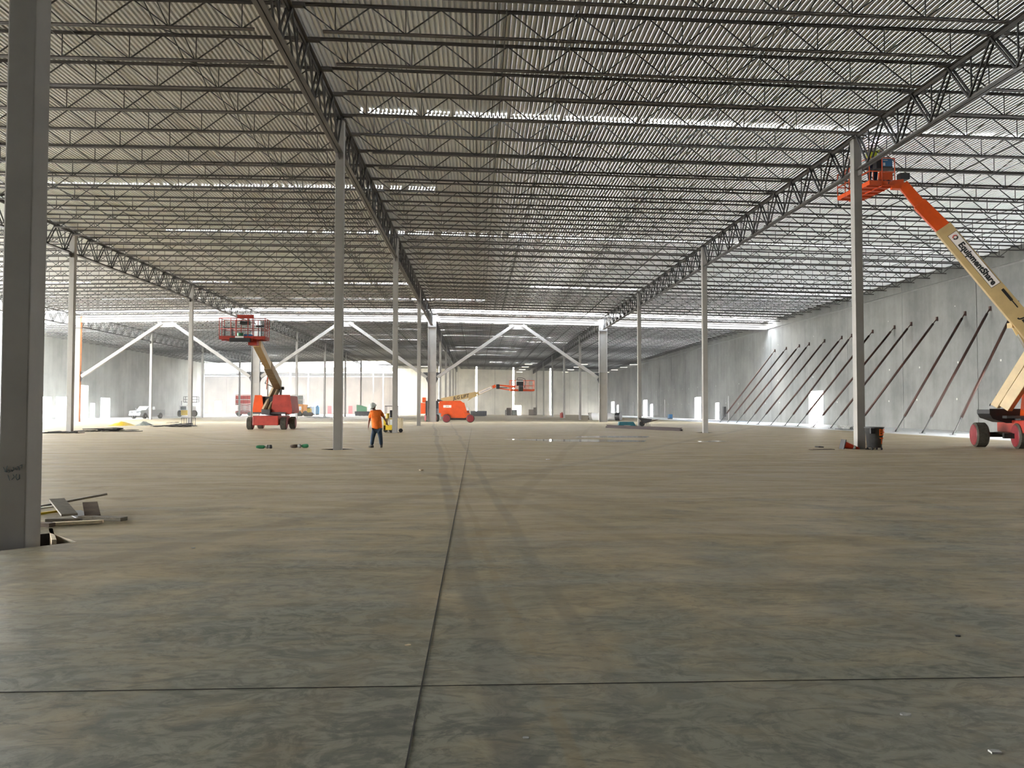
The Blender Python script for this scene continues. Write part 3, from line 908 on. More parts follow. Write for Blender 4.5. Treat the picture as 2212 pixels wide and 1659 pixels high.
def person(loc, rz, lab, J, sm, tm, hatm, bm_=None, scale=1.0):
    t_ = empty('person', loc, rz, lab, 'person')
    V = Vector
    pel, chest, neck, head = V(J['pelvis']), V(J['chest']), V(J['neck']), V(J['head'])
    pts = [(*pel, 0.15, 0.115), (*((pel + chest) / 2), 0.15, 0.115), (*chest, 0.165, 0.12), (*neck, 0.058), (*(neck + (head - neck) * 0.45), 0.055), (*head, 0.082, 0.095), (*(head + (head - neck).normalized() * 0.07), 0.075, 0.085)]
    edges = [(0, 1), (1, 2), (2, 3), (3, 4), (4, 5), (5, 6)]
    for sd_ in 'lr':
        sh, el, wr_ = V(J['sh' + sd_]), V(J['el' + sd_]), V(J['wr' + sd_])
        n = len(pts)
        pts += [(*sh, 0.062), (*el, 0.045), (*wr_, 0.030, 0.025)]
        edges += [(2, n), (n, n + 1), (n + 1, n + 2)]
        hand(pts, edges, n + 2, wr_, (wr_ - el), (0.2 if sd_ == 'l' else -0.2, -1, 0) if J.get('palm') else ((1, -0.3, 0) if sd_ == 'l' else (-1, -0.3, 0)))
        hp, kn, an = V(J['hp' + sd_]), V(J['kn' + sd_]), V(J['an' + sd_])
        n = len(pts)
        pts += [(*hp, 0.095), (*kn, 0.062), (*an, 0.042)]
        edges += [(0, n), (n, n + 1), (n + 1, n + 2)]
    b_ = skinned('body', pts, edges, skin_m, t_, 2)
    # shirt and trousers follow the body
    sp_ = [(*(pel + V((0, 0, -0.10))), 0.215, 0.17), (*(pel + V((0, 0, 0.06))), 0.225, 0.175), (*((pel + chest) / 2), 0.225, 0.17), (*chest, 0.225, 0.155), (*(neck - V((0, 0, 0.045))), 0.085)]
    se = [(0, 1), (1, 2), (2, 3), (3, 4)]
    for sd_ in 'lr':
        sh, el = V(J['sh' + sd_]), V(J['el' + sd_])
        n = len(sp_)
        sp_ += [(*sh, 0.085), (*(sh + (el - sh) * 0.8), 0.078)]
        se += [(3, n), (n, n + 1)]
    skinned('shirt', sp_, se, sm, t_, 2)
    tp_ = [(*(pel + V((0, 0, -0.02))), 0.165, 0.125)]
    te = []
    for sd_ in 'lr':
        hp, kn, an = V(J['hp' + sd_]), V(J['kn' + sd_]), V(J['an' + sd_])
        n = len(tp_)
        tp_ += [(*hp, 0.118), (*kn, 0.088), (*(an + (kn - an) * 0.05), 0.075)]
        te += [(0, n), (n, n + 1), (n + 1, n + 2)]
    skinned('trousers', tp_, te, tm, t_, 2)
    for sd_ in 'lr':
        an = V(J['an' + sd_]); fd = V(J.get('foot' + sd_, (0, -1, 0))).normalized()
        base = an.z - 0.075
        m = MB().bar(V((an.x, an.y, base + 0.05)) - fd * 0.09, V((an.x, an.y, base + 0.045)) + fd * 0.19, 0.105, 0.10, 0.095, 0.07)
        m.cyl((an.x, an.y, base + 0.05), (an.x, an.y, base + 0.19), 0.062, 10)
        m.build('boot', boot_m, t_, smooth=True, bevel=0.02)
    # face
    fdv = V(J['face']).normalized(); up = (head - neck).normalized(); sdv = fdv.cross(up).normalized()
    m = MB()
    m.cyl(head + fdv * 0.085 + up * -0.005, head + fdv * 0.118 + up * -0.028, 0.012, 6, 0.017)
    m.build('nose', skin_m, b_, smooth=True)
    for s_ in (-1, 1):
        MB().lathe([(0.001, -0.010), (0.009, -0.006), (0.011, 0), (0.009, 0.006), (0.001, 0.010)], 8, tuple(head + fdv * 0.088 + sdv * s_ * 0.032 + up * 0.012)).build('eye', black, b_, smooth=True)
        MB().lathe([(0.001, -0.03), (0.016, -0.015), (0.018, 0.01), (0.001, 0.03)], 8, tuple(head + sdv * s_ * 0.088)).build('ear', skin_m, b_, smooth=True)
    MB().bar(head + fdv * 0.092 - up * 0.055 - sdv * 0.024, head + fdv * 0.092 - up * 0.055 + sdv * 0.024, 0.012, 0.008).build('mouth', mat('lip', (0.14, 0.04, 0.03), 0.5), b_)
    MB().lathe([(0.084, -0.03), (0.098, 0.0), (0.096, 0.04), (0.06, 0.085)], 16).xf(basis(head - fdv * 0.01, sdv, fdv.cross(sdv) * -1 if False else up.cross(sdv))).build('hair', hair_m, b_, smooth=True)
    # hard hat
    M = basis(head + up * 0.05, sdv, up.cross(sdv)) @ Matrix.Scale(1.13, 4)
    hm = MB().lathe([(0.128, -0.012), (0.133, 0.0), (0.130, 0.035), (0.112, 0.085), (0.07, 0.122), (0.012, 0.132)], 20)
    hm.add([(x * 1.0, y, 0.0) for x, y in ()], [])
    prof = [(0.150 * math.cos(a), 0.15 * math.sin(a) + (0.055 * max(0.0, math.sin(a)) if True else 0)) for a in [2 * PI * i / 20 for i in range(20)]]
    hm.prism(prof, 'z', -0.012, -0.002)
    hm.xf(M).build('hard_hat', hatm, t_, smooth=True)
    return t_
def W_(px, py, Y=31.0, dy=0.0):
    v = at(px, py, Y); return Vector((v.x, Y + dy, v.z))
P0 = flr(813, 967)
O = Vector((P0.x, 31.0, 0))
def J_(px, py, dy=0.0): return W_(px, py, 31.0, dy) - O
person(O, 0, 'person in an orange T-shirt, dark jeans and white hard hat, looking down to the left',
       dict(pelvis=J_(814.5, 924.5), chest=J_(812, 897), neck=J_(809, 886, -0.02), head=J_(806.5, 880.5, -0.06), shl=J_(802, 890), ell=J_(797.5, 908), wrl=J_(796.6, 920.5, -0.08),
            shr=J_(821.5, 889), elr=J_(830.5, 903), wrr=J_(835.5, 912.5, -0.05), hpl=J_(809, 929), knl=J_(805, 946, -0.05), anl=J_(803, 963.2, 0.0),
            hpr=J_(819.5, 929), knr=J_(822.5, 946, -0.04), anr=J_(823.3, 963, 0.05), footl=(-0.35, -1, 0), footr=(0.15, -1, 0), face=(-0.75, -0.6, -0.45), palm=True),
       shirt_m, jean_m, mat('white hard hat', (0.62, 0.64, 0.58), 0.4))

# ------------------------------------------------------------------ boom lifts
def wheel(parent, pos, ax, r=0.46, wd=0.38):
    p, a = Vector(pos), Vector(ax).normalized()
    prof = [(r * 0.62, -wd / 2), (r * 0.9, -wd / 2), (r, -wd / 2 + 0.05), (r, wd / 2 - 0.05), (r * 0.9, wd / 2), (r * 0.62, wd / 2)]
    side = Vector((0, 0, 1)).cross(a).normalized()
    M = basis(p, side, a.cross(side))      # local z = a
    m = MB().lathe(prof, 28)
    for i in range(28):                     # tread lugs
        t_ = 2 * PI * i / 28
        m.bar((r * 0.985 * math.cos(t_), r * 0.985 * math.sin(t_), -wd / 2 + 0.05), (r * 0.985 * math.cos(t_ + 0.1), r * 0.985 * math.sin(t_ + 0.1), 0), 0.05, 0.03, up=(math.cos(t_), math.sin(t_), 0))
        m.bar((r * 0.985 * math.cos(t_ + 0.1), r * 0.985 * math.sin(t_ + 0.1), 0), (r * 0.985 * math.cos(t_), r * 0.985 * math.sin(t_), wd / 2 - 0.05), 0.05, 0.03, up=(math.cos(t_), math.sin(t_), 0))
    ty = m.xf(M).build('tyre', tyre, parent, smooth=False)
    dsc = MB().lathe([(0.05, -wd / 2 - 0.035), (r * 0.8, -wd / 2 - 0.025), (r * 0.86, -wd / 2 - 0.005), (r * 0.86, wd / 2 + 0.005), (r * 0.8, wd / 2 + 0.02), (0.05, wd / 2 + 0.03)], 28).xf(M)
    dsc.build('wheel_disc', rim, ty, smooth=False)
def basket(parent, M, L_=2.44, Wd=0.92, H=1.1, col=None, name='basket'):
    col = col or lift_or
    a, b_ = L_ / 2, Wd / 2
    fl_ = MB().box(-a, a, -b_, b_, 0.0, 0.03)
    for x in (-0.8, -0.4, 0, 0.4, 0.8): fl_.bar((x * a, -b_, -0.03), (x * a, b_, -0.03), 0.04, 0.05)
    fl_.bar((-a, 0, -0.03), (a, 0, -0.03), 0.05, 0.06)
    base = fl_.xf(M).build('basket_floor', col, parent)
    tb = MB()
    for s_ in (-1, 1):
        tb.box(-a, a, s_ * b_ - 0.012, s_ * b_ + 0.012, -0.02, 0.16); tb.box(s_ * a - 0.012, s_ * a + 0.012, -b_, b_, -0.02, 0.16)
    tb.xf(M).build('toe_board', col, base)
    m = MB()
    for z in (0.55, H):
        for s_ in (-1, 1):
            m.cyl((-a, s_ * b_, z), (a, s_ * b_, z), 0.021, 8); m.cyl((s_ * a, -b_, z), (s_ * a, b_, z), 0.021, 8)
    for x in (-a, -a / 2, -0.3, 0.3, a / 2, a):
        for s_ in (-1, 1): m.cyl((x, s_ * b_, 0), (x, s_ * b_, H), 0.021, 8)
    for s_ in (-1, 1): m.cyl((s_ * a, 0, 0), (s_ * a, 0, H), 0.021, 8)
    m.xf(M).build('guard_rail', col, base, smooth=True)
    return base
def T(M, v): return M @ Vector(v)
def sect(pts_w):
    m = MB()
    for p, q, a, b_, c, d in pts_w: m.bar(p, q, a, b_, c, d)
    return m

# lift A: left, seen from the end, basket raised towards the camera
A0 = Vector((-15.45, 59.6, 0))
la = empty('boom_lift', A0, 0, 'red boom lift left of centre, seen end-on with its tool-filled basket raised high', 'boom lift')
def AL(px, py, Y): return at(px, py, Y) - A0
xl, xr_ = AL(541, 900, 58.2).x, AL(613.5, 900, 58.2).x
for x in (xl, xr_):
    for y in (-1.4, 1.4): wheel(la, (x, y, 0.46), (1, 0.06, 0), 0.46, 0.42)
MB().box(xl + 0.3, xr_ - 0.3, -1.95, 1.7, 0.32, 1.02).build('chassis', lift_red, la, bevel=0.05)
MB().box(xl, xr_, -1.5, -1.3, 0.36, 0.56).box(xl, xr_, 1.3, 1.5, 0.36, 0.56).build('axle', dark, la)
MB().cyl((0, 0, 1.0), (0, 0, 1.2), 0.6, 20).box(-1.2, 1.2, -1.2, 1.4, 1.16, 1.28).build('turntable', dark, la)
def hood(x0, x1, y0, y1, z0, z1, m_, par, tp=0.12):
    m = MB().prism([(x0, z0), (x1, z0), (x1 + 0.03, z0 + 0.25), (x1 - tp, z1), (x0 + tp, z1), (x0 - 0.03, z0 + 0.25)], 'y', y0, y1)
    return m.build('hood', m_, par, bevel=0.06, smooth=False)
hood(AL(549, 880, 58.6).x, AL(568, 880, 58.6).x, -1.1, 1.5, 1.22, 2.5, lift_or, la)
hood(AL(589, 880, 58.6).x, AL(629, 880, 58.6).x, -1.1, 1.5, 1.2, 2.52, lift_red, la)
MB().box(AL(568, 880, 58.6).x, AL(589, 880, 58.6).x, -0.9, 1.3, 1.15, 2.45).build('counterweight', black, la)
MB().box(-0.55, 0.1, -1.35, -0.6, 1.1, 1.5).build('boom_foot', dark, la, bevel=0.04)
e1, e2 = AL(575, 886, 58.4), AL(599, 836, 59.4)
sect([(e1 + Vector((-0.16, 0, 0)), e2 + Vector((-0.16, 0, 0)), 0.2, 0.34, 0.2, 0.34), (e1 + Vector((0.2, 0.1, 0)), e2 + Vector((0.12, 0.1, 0)), 0.16, 0.3, 0.16, 0.3)]).build('tower_boom', cream_d, la, bevel=0.015)
MB().cyl(e2 - Vector((0.35, 0, 0.1)), e2 + Vector((0.5, 0, -0.1)), 0.12, 12).bar(e2 + Vector((0.25, 0, -0.9)), e2 + Vector((0.28, 0, -0.1)), 0.12, 0.2).build('knuckle', dark, la)
b0, b1 = AL(600, 832, 59.2), AL(555, 741, 43.2)
bm1 = b0 + (b1 - b0) * 0.55
sect([(b0, bm1, 0.56, 0.62, 0.50, 0.54)]).build('main_boom', cream_d, la, bevel=0.02)
sect([(bm1, b1, 0.40, 0.44, 0.40, 0.44)]).build('telescopic_boom', cream, la, bevel=0.02)
MB().cyl(b0 + Vector((-0.5, -1.2, -0.3)), b0 + (b1 - b0) * 0.3 + Vector((-0.35, 0, -0.1)), 0.05, 8).build('lift_cylinder', chrome, la)
MB().path([b0 + Vector((-0.15, -0.4, -0.2)), b0 + Vector((-0.55, -1.5, 0.1)), b0 + (b1 - b0) * 0.22 + Vector((-0.45, 0, 0))], 0.03, 6).build('hose', black, la)
BM = basis(AL(528, 734, 42.4), (1, 0.03, 0), (0, 1, 0))
bk = basket(la, BM, 2.40, 0.92, 1.12, lift_red)
MB().box(-0.62, 0.45, -0.62, -0.42, -0.16, 0.05).build('rotator', black, la).matrix_local = BM
MB().box(0.25, 0.7, -0.2, 0.3, -0.3, 0.0).build('platform_bracket', lift_red, la).matrix_local = BM
MB().box(-0.25, 0.6, -0.50, -0.44, 1.12, 1.30).build('control_box', lift_red, la).matrix_local = BM
MB().box(-0.15, 0.33, -0.38, -0.1, 0.80, 0.98).build('control_panel', black, la).matrix_local = BM
MB().box(-0.36, 0.08, -0.49, -0.475, 0.05, 0.15).build('serial_plate', sign_w, la).matrix_local = BM
def inb(name, m, mt, lab, cat, x, y, z, M0=None, O_=None, grp=None, **kw):
    o = m.build(name, mt, None, **kw)
    o.matrix_world = Matrix.Translation(O_ or A0) @ (M0 or BM) @ Matrix.Translation((x, y, z))
    return tag(o, lab, cat, grp)
inb('bucket', MB().lathe([(0.13, 0), (0.16, 0.32), (0.15, 0.32), (0.12, 0.02)], 16), green_p, 'green bucket standing in the raised basket of the red boom lift', 'bucket', -0.2, -0.1, 0.03)
inb('tool_crate', MB().box(0, 0.4, -0.2, 0.2, 0, 0.26), blue_p, 'dark crate beside the green bucket in the raised basket', 'crate', 0.0, 0.1, 0.03)
st_ = MB().box(-0.22, 0.22, -0.14, 0.14, 0.62, 0.66)
for x in (-0.19, 0.19):
    for y in (-0.11, 0.11): st_.bar((x * 1.1, y, 0), (x, y, 0.62), 0.03, 0.03)
inb('work_stool', st_, black, 'black stool at the left end of the raised basket', 'stool', -0.85, 0, 0.03)
inb('welding_lead', MB().box(-0.2, 0.2, -0.12, 0.12, 0, 0.1).box(0.1, 0.26, -0.1, 0.1, 0.06, 0.3), dark, 'dark tool lying on the right half of the raised basket rail', 'tool', 0.75, 0.05, 0.62) if False else None
tm_ = MB().cyl((0, 0, 0), (0, 0, 0.72), 0.03, 8).cyl((0.14, 0, 0), (0.14, 0, 0.70), 0.03, 8).box(-0.12, 0.3, -0.1, 0.1, 0.66, 0.76)
inb('tool_stand', tm_, dark, 'dark tool stand at the right end of the raised basket', 'tool stand', 0.72, 0.1, 0.03)

# lift B: low orange boom lift in the middle distance, seen from the side
B0_ = Vector((-2.3, 88.2, 0))
lb = empty('boom_lift', B0_, 0, 'orange boom lift behind the wide centre column, its boom stretched low to the right', 'boom lift')
def BL(px, py, Y=87.1): return at(px, py, Y) - B0_
for px in (964.5, 1016):
    x = BL(px, 900).x
    wheel(lb, (x, -1.15, 0.47), (0, 1, 0), 0.47, 0.34); 
for px in (922, 944):
    x = BL(px, 900, 93.6).x
    wheel(lb, (x, 5.4, 0.47), (1, 0.35, 0), 0.47, 0.34)
xa_, xb_ = BL(955, 900).x, BL(1022, 900).x
MB().prism([(xa_ - 0.1, 0.72), (xa_ + 0.9, 0.55), (xb_ - 1.0, 0.55), (xb_ - 0.2, 0.72), (xb_ - 0.4, 1.05), (xa_ - 0.1, 1.08)], 'y', -1.0, 1.1).build('chassis', lift_or, lb, bevel=0.03)
MB().box(xa_ + 0.2, xb_ - 0.5, -0.8, 0.9, 0.3, 0.56).build('axle', black, lb)
hx0, hx1 = BL(949, 880).x, BL(996, 880).x
MB().prism([(hx0, 1.12), (hx1, 1.12), (hx1 + 0.62, 1.2), (hx1 + 0.35, 2.1), (hx1 - 0.1, 2.42), (hx0 + 0.1, 2.36), (hx0 - 0.02, 2.2)], 'y', -1.15, -0.35).build('hood', lift_or, lb, bevel=0.05)
MB().prism([(hx0, 1.12), (hx1 + 0.6, 1.12), (hx1 + 0.3, 2.2), (hx0, 2.3)], 'y', 0.4, 1.15).build('hood', lift_or, lb, bevel=0.05)
MB().box(hx0 - 0.1, hx1 + 0.9, -0.4, 0.45, 1.1, 1.35).build('turntable', lift_red, lb)
cw = BL(909, 880, 93).x, BL(920, 880, 93).x
MB().box(cw[0], cw[1], 4.2, 5.8, 0.95, 2.25).box(cw[0] + 0.2, cw[1], 4.2, 5.6, 2.3, 2.9).build('counterweight', lift_or, lb, bevel=0.05)
MB().box(cw[1], cw[1] + 1.5, 4.3, 5.6, 0.8, 2.5).prism([(cw[1] + 1.2, 4.4), (hx0 + 0.3, -0.6), (hx0 + 0.9, 0.6), (cw[1] + 1.6, 5.4)], 'z', 0.9, 1.6).build('engine_bay', dark, lb)
lettering('JLG', 0.22, lb, basis((hx0 + 0.9, -1.165, 1.83), (1, 0, 0), (0, 0, 1)), ink)
MB().box(hx0 + 0.45, hx0 + 1.35, -1.16, -1.151, 1.68, 1.96).build('name_plate', sign_w, lb)
p0, p1, p2 = BL(953, 866), BL(1030, 851), BL(1063, 836.5)
Yb = Vector((0, 0.35, 0))
p0, p1, p2 = p0 + Yb, p1 + Yb, p2 + Yb
sect([(p0, p1, 0.4, 0.62, 0.4, 0.55)]).prism([(p1.x - 0.7, p1.z - 0.1), (p1.x - 0.1, p1.z - 0.15), (p1.x - 1.0, p1.z - 0.75)], 'y', p1.y - 0.15, p1.y + 0.15).build('main_boom', cream, lb, bevel=0.02)
sect([(p1, p2, 0.3, 0.42, 0.28, 0.38)]).build('telescopic_boom', cream, lb, bevel=0.02)
MB().bar(BL(944, 864) + Yb, BL(962, 871) + Yb, 0.5, 0.3).build('boom_pivot', dark, lb, bevel=0.04)
d_ = (p1 - p0).normalized(); up_ = Vector((0, 1, 0)).cross(d_) * -1
if up_.z < 0: up_ = -up_
lettering('JLG LIFT', 0.5, lb, basis(p0 + (p1 - p0) * 0.55 + Vector((0, -0.205, 0)), d_, up_), ink, bold=0.012, shear=0.25)
d2 = (p2 - p1).normalized(); up2 = Vector((-d2.z, 0, d2.x))
sg = MB().box(-0.78, 0.78, -0.16, 0.16, 0, 0.006).xf(basis(p1 + (p2 - p1) * 0.55 + Vector((0, -0.158, 0)), d2, up2)).build('sign_plate', sign_w, lb)
lettering('EquipmentShare', 0.185, sg, basis(p1 + (p2 - p1) * 0.55 + Vector((0.02, -0.168, 0)), d2, up2), ink)
k0, k1 = BL(1064, 836.5) + Yb, BL(1071, 833) + Yb
sect([(k0, k1, 0.34, 0.36, 0.34, 0.3)]).build('boom_tip', lift_or, lb)
MB().box(BL(1072, 835).x, BL(1079, 835).x, p2.y - 0.25, p2.y + 0.25, BL(1075, 840).z, BL(1075, 830).z).build('knuckle', black, lb, bevel=0.06)
jz = BL(1079, 832), BL(1113, 835.5), BL(1079, 839), BL(1103, 842.5)
sect([(jz[0] + Yb, jz[1] + Yb, 0.2, 0.14, 0.2, 0.2), (jz[2] + Yb, jz[3] + Yb, 0.2, 0.1, 0.2, 0.12)]).build('jib', lift_or, lb, bevel=0.01)
MB().cyl(BL(1079, 837.5) + Yb, BL(1096, 837.6) + Yb, 0.045, 8).cyl(BL(1096, 837.6) + Yb, BL(1112, 838) + Yb, 0.02, 8).build('jib_cylinder', dark, lb)
BB = basis(BL(1127.5, 844), (1, 0.12, 0), (-0.12, 1, 0))
basket(lb, BB, 2.7, 0.95, 1.15, lift_or)
def lbb(n, m, mt): o = m.build(n, mt, lb); o.matrix_local = BB
lbb('rotator', MB().cyl((-0.5, -0.75, 0.25), (-0.05, -0.75, 0.25), 0.34, 14), black)
lbb('control_box', MB().box(-0.7, 0.05, -0.62, -0.5, 0.55, 1.0).box(-0.7, 0.0, -0.65, -0.45, 1.1, 1.22), black)
lbb('control_shelf', MB().box(-0.72, 0.02, -0.7, -0.4, 1.0, 1.13), white)
lbb('hose', MB().path([(0.2, -0.5, 0.3), (0.32, -0.55, 0.9), (0.25, -0.5, 1.3), (-0.1, -0.5, 1.42), (-0.6, -0.5, 1.4), (-0.72, -0.5, 1.1)], 0.035, 6), dark)

# lift C: right edge, boom reaching up to the welder
C0 = Vector((21.9, 30.4, 0))
lc = empty('boom_lift', C0, 0, 'orange and cream boom lift at the right edge, boom raised to the roof', 'boom lift')
def CL(px, py, Y): return at(px, py, Y) - C0
w1 = flr(2110, 964.5); w2 = flr(2197, 970)
w1 = Vector((20.95, 31.4, 0)) - C0; w2 = Vector((21.25, 29.5, 0)) - C0
w1 = CL(2106, 940, 31.3); w2 = CL(2196, 944, 29.75)
axd = Vector((1, -0.28, 0)).normalized()
for ww in (w1, w2):
    wheel(lc, (ww.x + 0.17, ww.y - 0.05, 0.5), axd, 0.5, 0.46)
    wheel(lc, (ww.x + 2.5, ww.y - 0.65, 0.5), axd, 0.5, 0.46)
fw = (w2 - w1); fw.z = 0; fw.normalize()
CM = basis((0.35, 0, 0), axd, Vector((0, 0, 1)).cross(axd))     # local x across, y away from camera
def cb(n, m, mt, **kw):
    o = m.build(n, mt, lc, **kw); o.matrix_local = CM; return o
cb('chassis', MB().box(-0.62, 0.95, -1.5, 1.25, 0.62, 1.12), lift_red, bevel=0.04)
cb('axle', MB().box(-1.1, 1.1, 0.8, 1.0, 0.4, 0.6).box(-1.1, 1.1, -0.9, -0.7, 0.4, 0.6).prism([(-0.9, 0.62), (0.9, 0.62), (0.9, 0.3), (0, 0.22)], 'y', -0.7, 0.8), black)
cb('turntable', MB().cyl((0, 0, 1.1), (0, 0, 1.25), 0.6, 20).box(-1.0, 1.2, -0.9, 1.3, 1.2, 1.3), dark)
cb('hood', MB().prism([(-0.35, 1.28), (1.6, 1.28), (1.6, 2.55), (0.05, 2.55), (-0.25, 2.3)], 'y', -1.35, -0.35), lift_or, bevel=0.05)
t0 = CL(2127, 893, 30.6); t1 = CL(2180, 880, 30.2)
MB().prism([(t0.x, 1.38), (t0.x + 0.12, 1.20), (t1.x - 0.1, 0.98 + 0.05), (t1.x + 0.6, 0.98 + 0.05), (t1.x + 0.6, 1.55), (t0.x, 1.55)], 'y', t0.y - 0.35, t0.y + 0.5).build('tail_frame', black, lc, bevel=0.03)
MB().path([CL(2138, 877, 30.5), CL(2139, 873, 30.5), CL(2143, 871, 30.5), CL(2150, 873, 30.5), CL(2156, 876, 30.5)], 0.02, 6).build('hose', black, lc)
MB().cyl(CL(2168, 850, 31), CL(2172, 868, 31), 0.28, 12).build('hose_guard', black, lc)
E_ = CL(2258, 752, 28.6)
q0, q1 = CL(2150, 878, 30.3), CL(2240, 735, 28.9)
sect([(q0, q1, 0.24, 0.3, 0.24, 0.3)]).build('tower_boom', cream, lc, bevel=0.02)
q2, q3 = CL(2172, 882, 30.0), CL(2262, 745, 28.5)
sect([(q2, q3, 0.3, 0.42, 0.3, 0.42)]).build('tower_boom', cream, lc, bevel=0.02)
MB().cyl(CL(2158, 872, 30.2), CL(2190, 822, 29.8), 0.05, 8).build('lift_cylinder', black, lc)
MB().cyl(E_ - Vector((0.3, 0, 0.1)), E_ + Vector((0.3, 0, 0.1)), 0.3, 14).build('knuckle', dark, lc)
s0, s1, s2, s3 = CL(2248, 742, 28.7), CL(2037, 493, 30.35), CL(1986, 441, 30.75), CL(1950, 399, 31.05)
sect([(s0, s1, 0.5, 0.66, 0.5, 0.62)]).build('main_boom', cream, lc, bevel=0.02)
sect([(s1, s2, 0.40, 0.54, 0.40, 0.50)]).build('telescopic_boom', lift_or, lc, bevel=0.015)
sect([(s2, s3, 0.34, 0.42, 0.34, 0.38)]).build('fly_boom', lift_or, lc, bevel=0.015)
MB().cyl(CL(2197, 717, 29.3), CL(2240, 795, 29.0), 0.07, 10).build('lift_cylinder', chrome, lc)
MB().cyl(CL(2190, 704, 29.3), CL(2201, 723, 29.3), 0.1, 10).box(*(lambda c: (c.x - 0.12, c.x + 0.12, c.y - 0.15, c.y + 0.15, c.z - 0.1, c.z + 0.1))(CL(2187, 703, 29.3))).build('cylinder_pivot', cream, lc)
# side face of the boom towards the camera carries the sign
bd = (s0 - s1).normalized(); cu_ = bd.cross(Vector((0, 0, 1))).normalized()
nf = cu_ if cu_.y < 0 else -cu_
upb = nf.cross(bd); 
if upb.z < 0: upb = -upb
def bface(t_, off, v=0.0): return s1 + (s0 - s1) * t_ + nf * off + upb * v
Lb = (s0 - s1).length
sg = MB().box(-1.32, 1.32, -0.185, 0.185, 0, 0.006).xf(basis(bface(0.30, 0.252, 0.09), bd, upb)).build('sign_plate', sign_w, lc)
fr = MB()
for a, b_, c, d in ((-1.32, 1.32, 0.175, 0.187), (-1.32, 1.32, -0.187, -0.175), (-1.325, -1.31, -0.187, 0.187), (1.31, 1.325, -0.187, 0.187)): fr.box(a, b_, c, d, 0.006, 0.010)
fr.xf(basis(bface(0.30, 0.252, 0.09), bd, upb)).build('sign_border', ink, sg)
lettering('EquipmentShare', 0.315, sg, basis(bface(0.338, 0.264, 0.085), bd, upb), ink, bold=0.012)
for (a0_, a1_, mt) in ((0.1, PI - 0.1, sign_red), (PI + 0.1, 2 * PI - 0.1, ink)):
    ring = MB()
    for i in range(3):
        u0 = a0_ + (a1_ - a0_) * (i + 0.06) / 3; u1 = a0_ + (a1_ - a0_) * (i + 0.94) / 3
        c_, s_ = lambda a: Vector((0.085 * math.cos(a), 0.085 * math.sin(a), 0.01)), None
        ring.bar(c_(u0 + PI / 2), c_(u1 + PI / 2), 0.01, 0.045, up=(0, 1, 0) if abs(math.cos((u0 + u1) / 2 + PI / 2)) < 0.7 else (1, 0, 0))
    ring.xf(basis(bface(0.30, 0.257, 0.09) - bd * 1.12, bd, upb)).build('emblem', mt, sg)
lettering('JLG 800AJ', 0.34, lc, basis(bface(0.915, 0.256, 0.10), bd, upb), ink, bold=0.012, shear=0.25)
MB().box(-0.28, 0.28, -0.05, 0.05, 0, 0.008).box(0.1, 0.62, -0.02, 0.02, 0, 0.008).xf(basis(bface(0.62, 0.252, 0.17), bd, upb)).build('boom_decal', ink, lc)
# basket C, pointing away from the camera
c1, c2, c3 = CL(1872, 398, 31.0), CL(1937, 398, 31.0), CL(1806, 432, 33.35)
ctr = (c2 + c3) / 2; ctr.z = c1.z - 0.02
lx_ = (c3 - c1); lx_.z = 0
BC_ = basis(ctr, -lx_.normalized(), Vector((1, 0.1, 0)))
bkc = basket(lc, BC_, 2.44, 1.12, 1.12, lift_or)
endc = (c1 + c2) / 2
lettering('JLG', 0.24, bkc, basis(endc + Vector((0.12, -0.03, 0.07)), (c2 - c1).normalized(), (0, 0, 1)), ink, bold=0.01, shear=0.3)
def lcb(n, m, mt, **kw): o = m.build(n, mt, lc, **kw); o.matrix_local = BC_; return o
MB().bar(s3, c2 + Vector((-0.15, 0.15, 0.0)), 0.3, 0.4, 0.3, 0.34).build('platform_bracket', lift_or, lc, bevel=0.02)
MB().box(*(lambda c: (c.x - 0.2, c.x + 0.2, c.y - 0.15, c.y + 0.2, c.z - 0.14, c.z + 0.14))(CL(1952, 382, 31.2))).build('jib_hoses', dark, lc, bevel=0.04)
MB().box(endc.x - 0.05, endc.x + 0.5, endc.y + 0.05, endc.y + 0.2, endc.z + 0.2, endc.z + 0.52).build('control_box', lift_or, lc)
def W3(px, py, Y): return at(px, py, Y)
# blue welding machine hanging on the end rail of the basket
wc = W3(1912, 356, 31.25)
e = empty('welding_machine', wc, 0, 'blue welding power source perched on the rail of the highest basket', 'welding machine')
MB().box(-0.21, 0.21, -0.2, 0.3, -0.15, 0.20).build('casing', blue_p, e, bevel=0.03)
MB().box(-0.215, 0.215, -0.205, 0.305, -0.19, -0.13).box(-0.42, -0.19, -0.1, 0.2, -0.17, 0.2).build('base_skirt', black, e)
MB().path([(-0.15, 0, 0.2), (-0.12, 0, 0.3), (0.12, 0, 0.3), (0.15, 0, 0.2)], 0.03, 6).build('handle', black, e)
MB().box(-0.19, -0.11, -0.212, -0.2, -0.1, 0.02).box(-0.19, 0.0, -0.212, -0.2, 0.11, 0.13).build('label_plate', white, e)
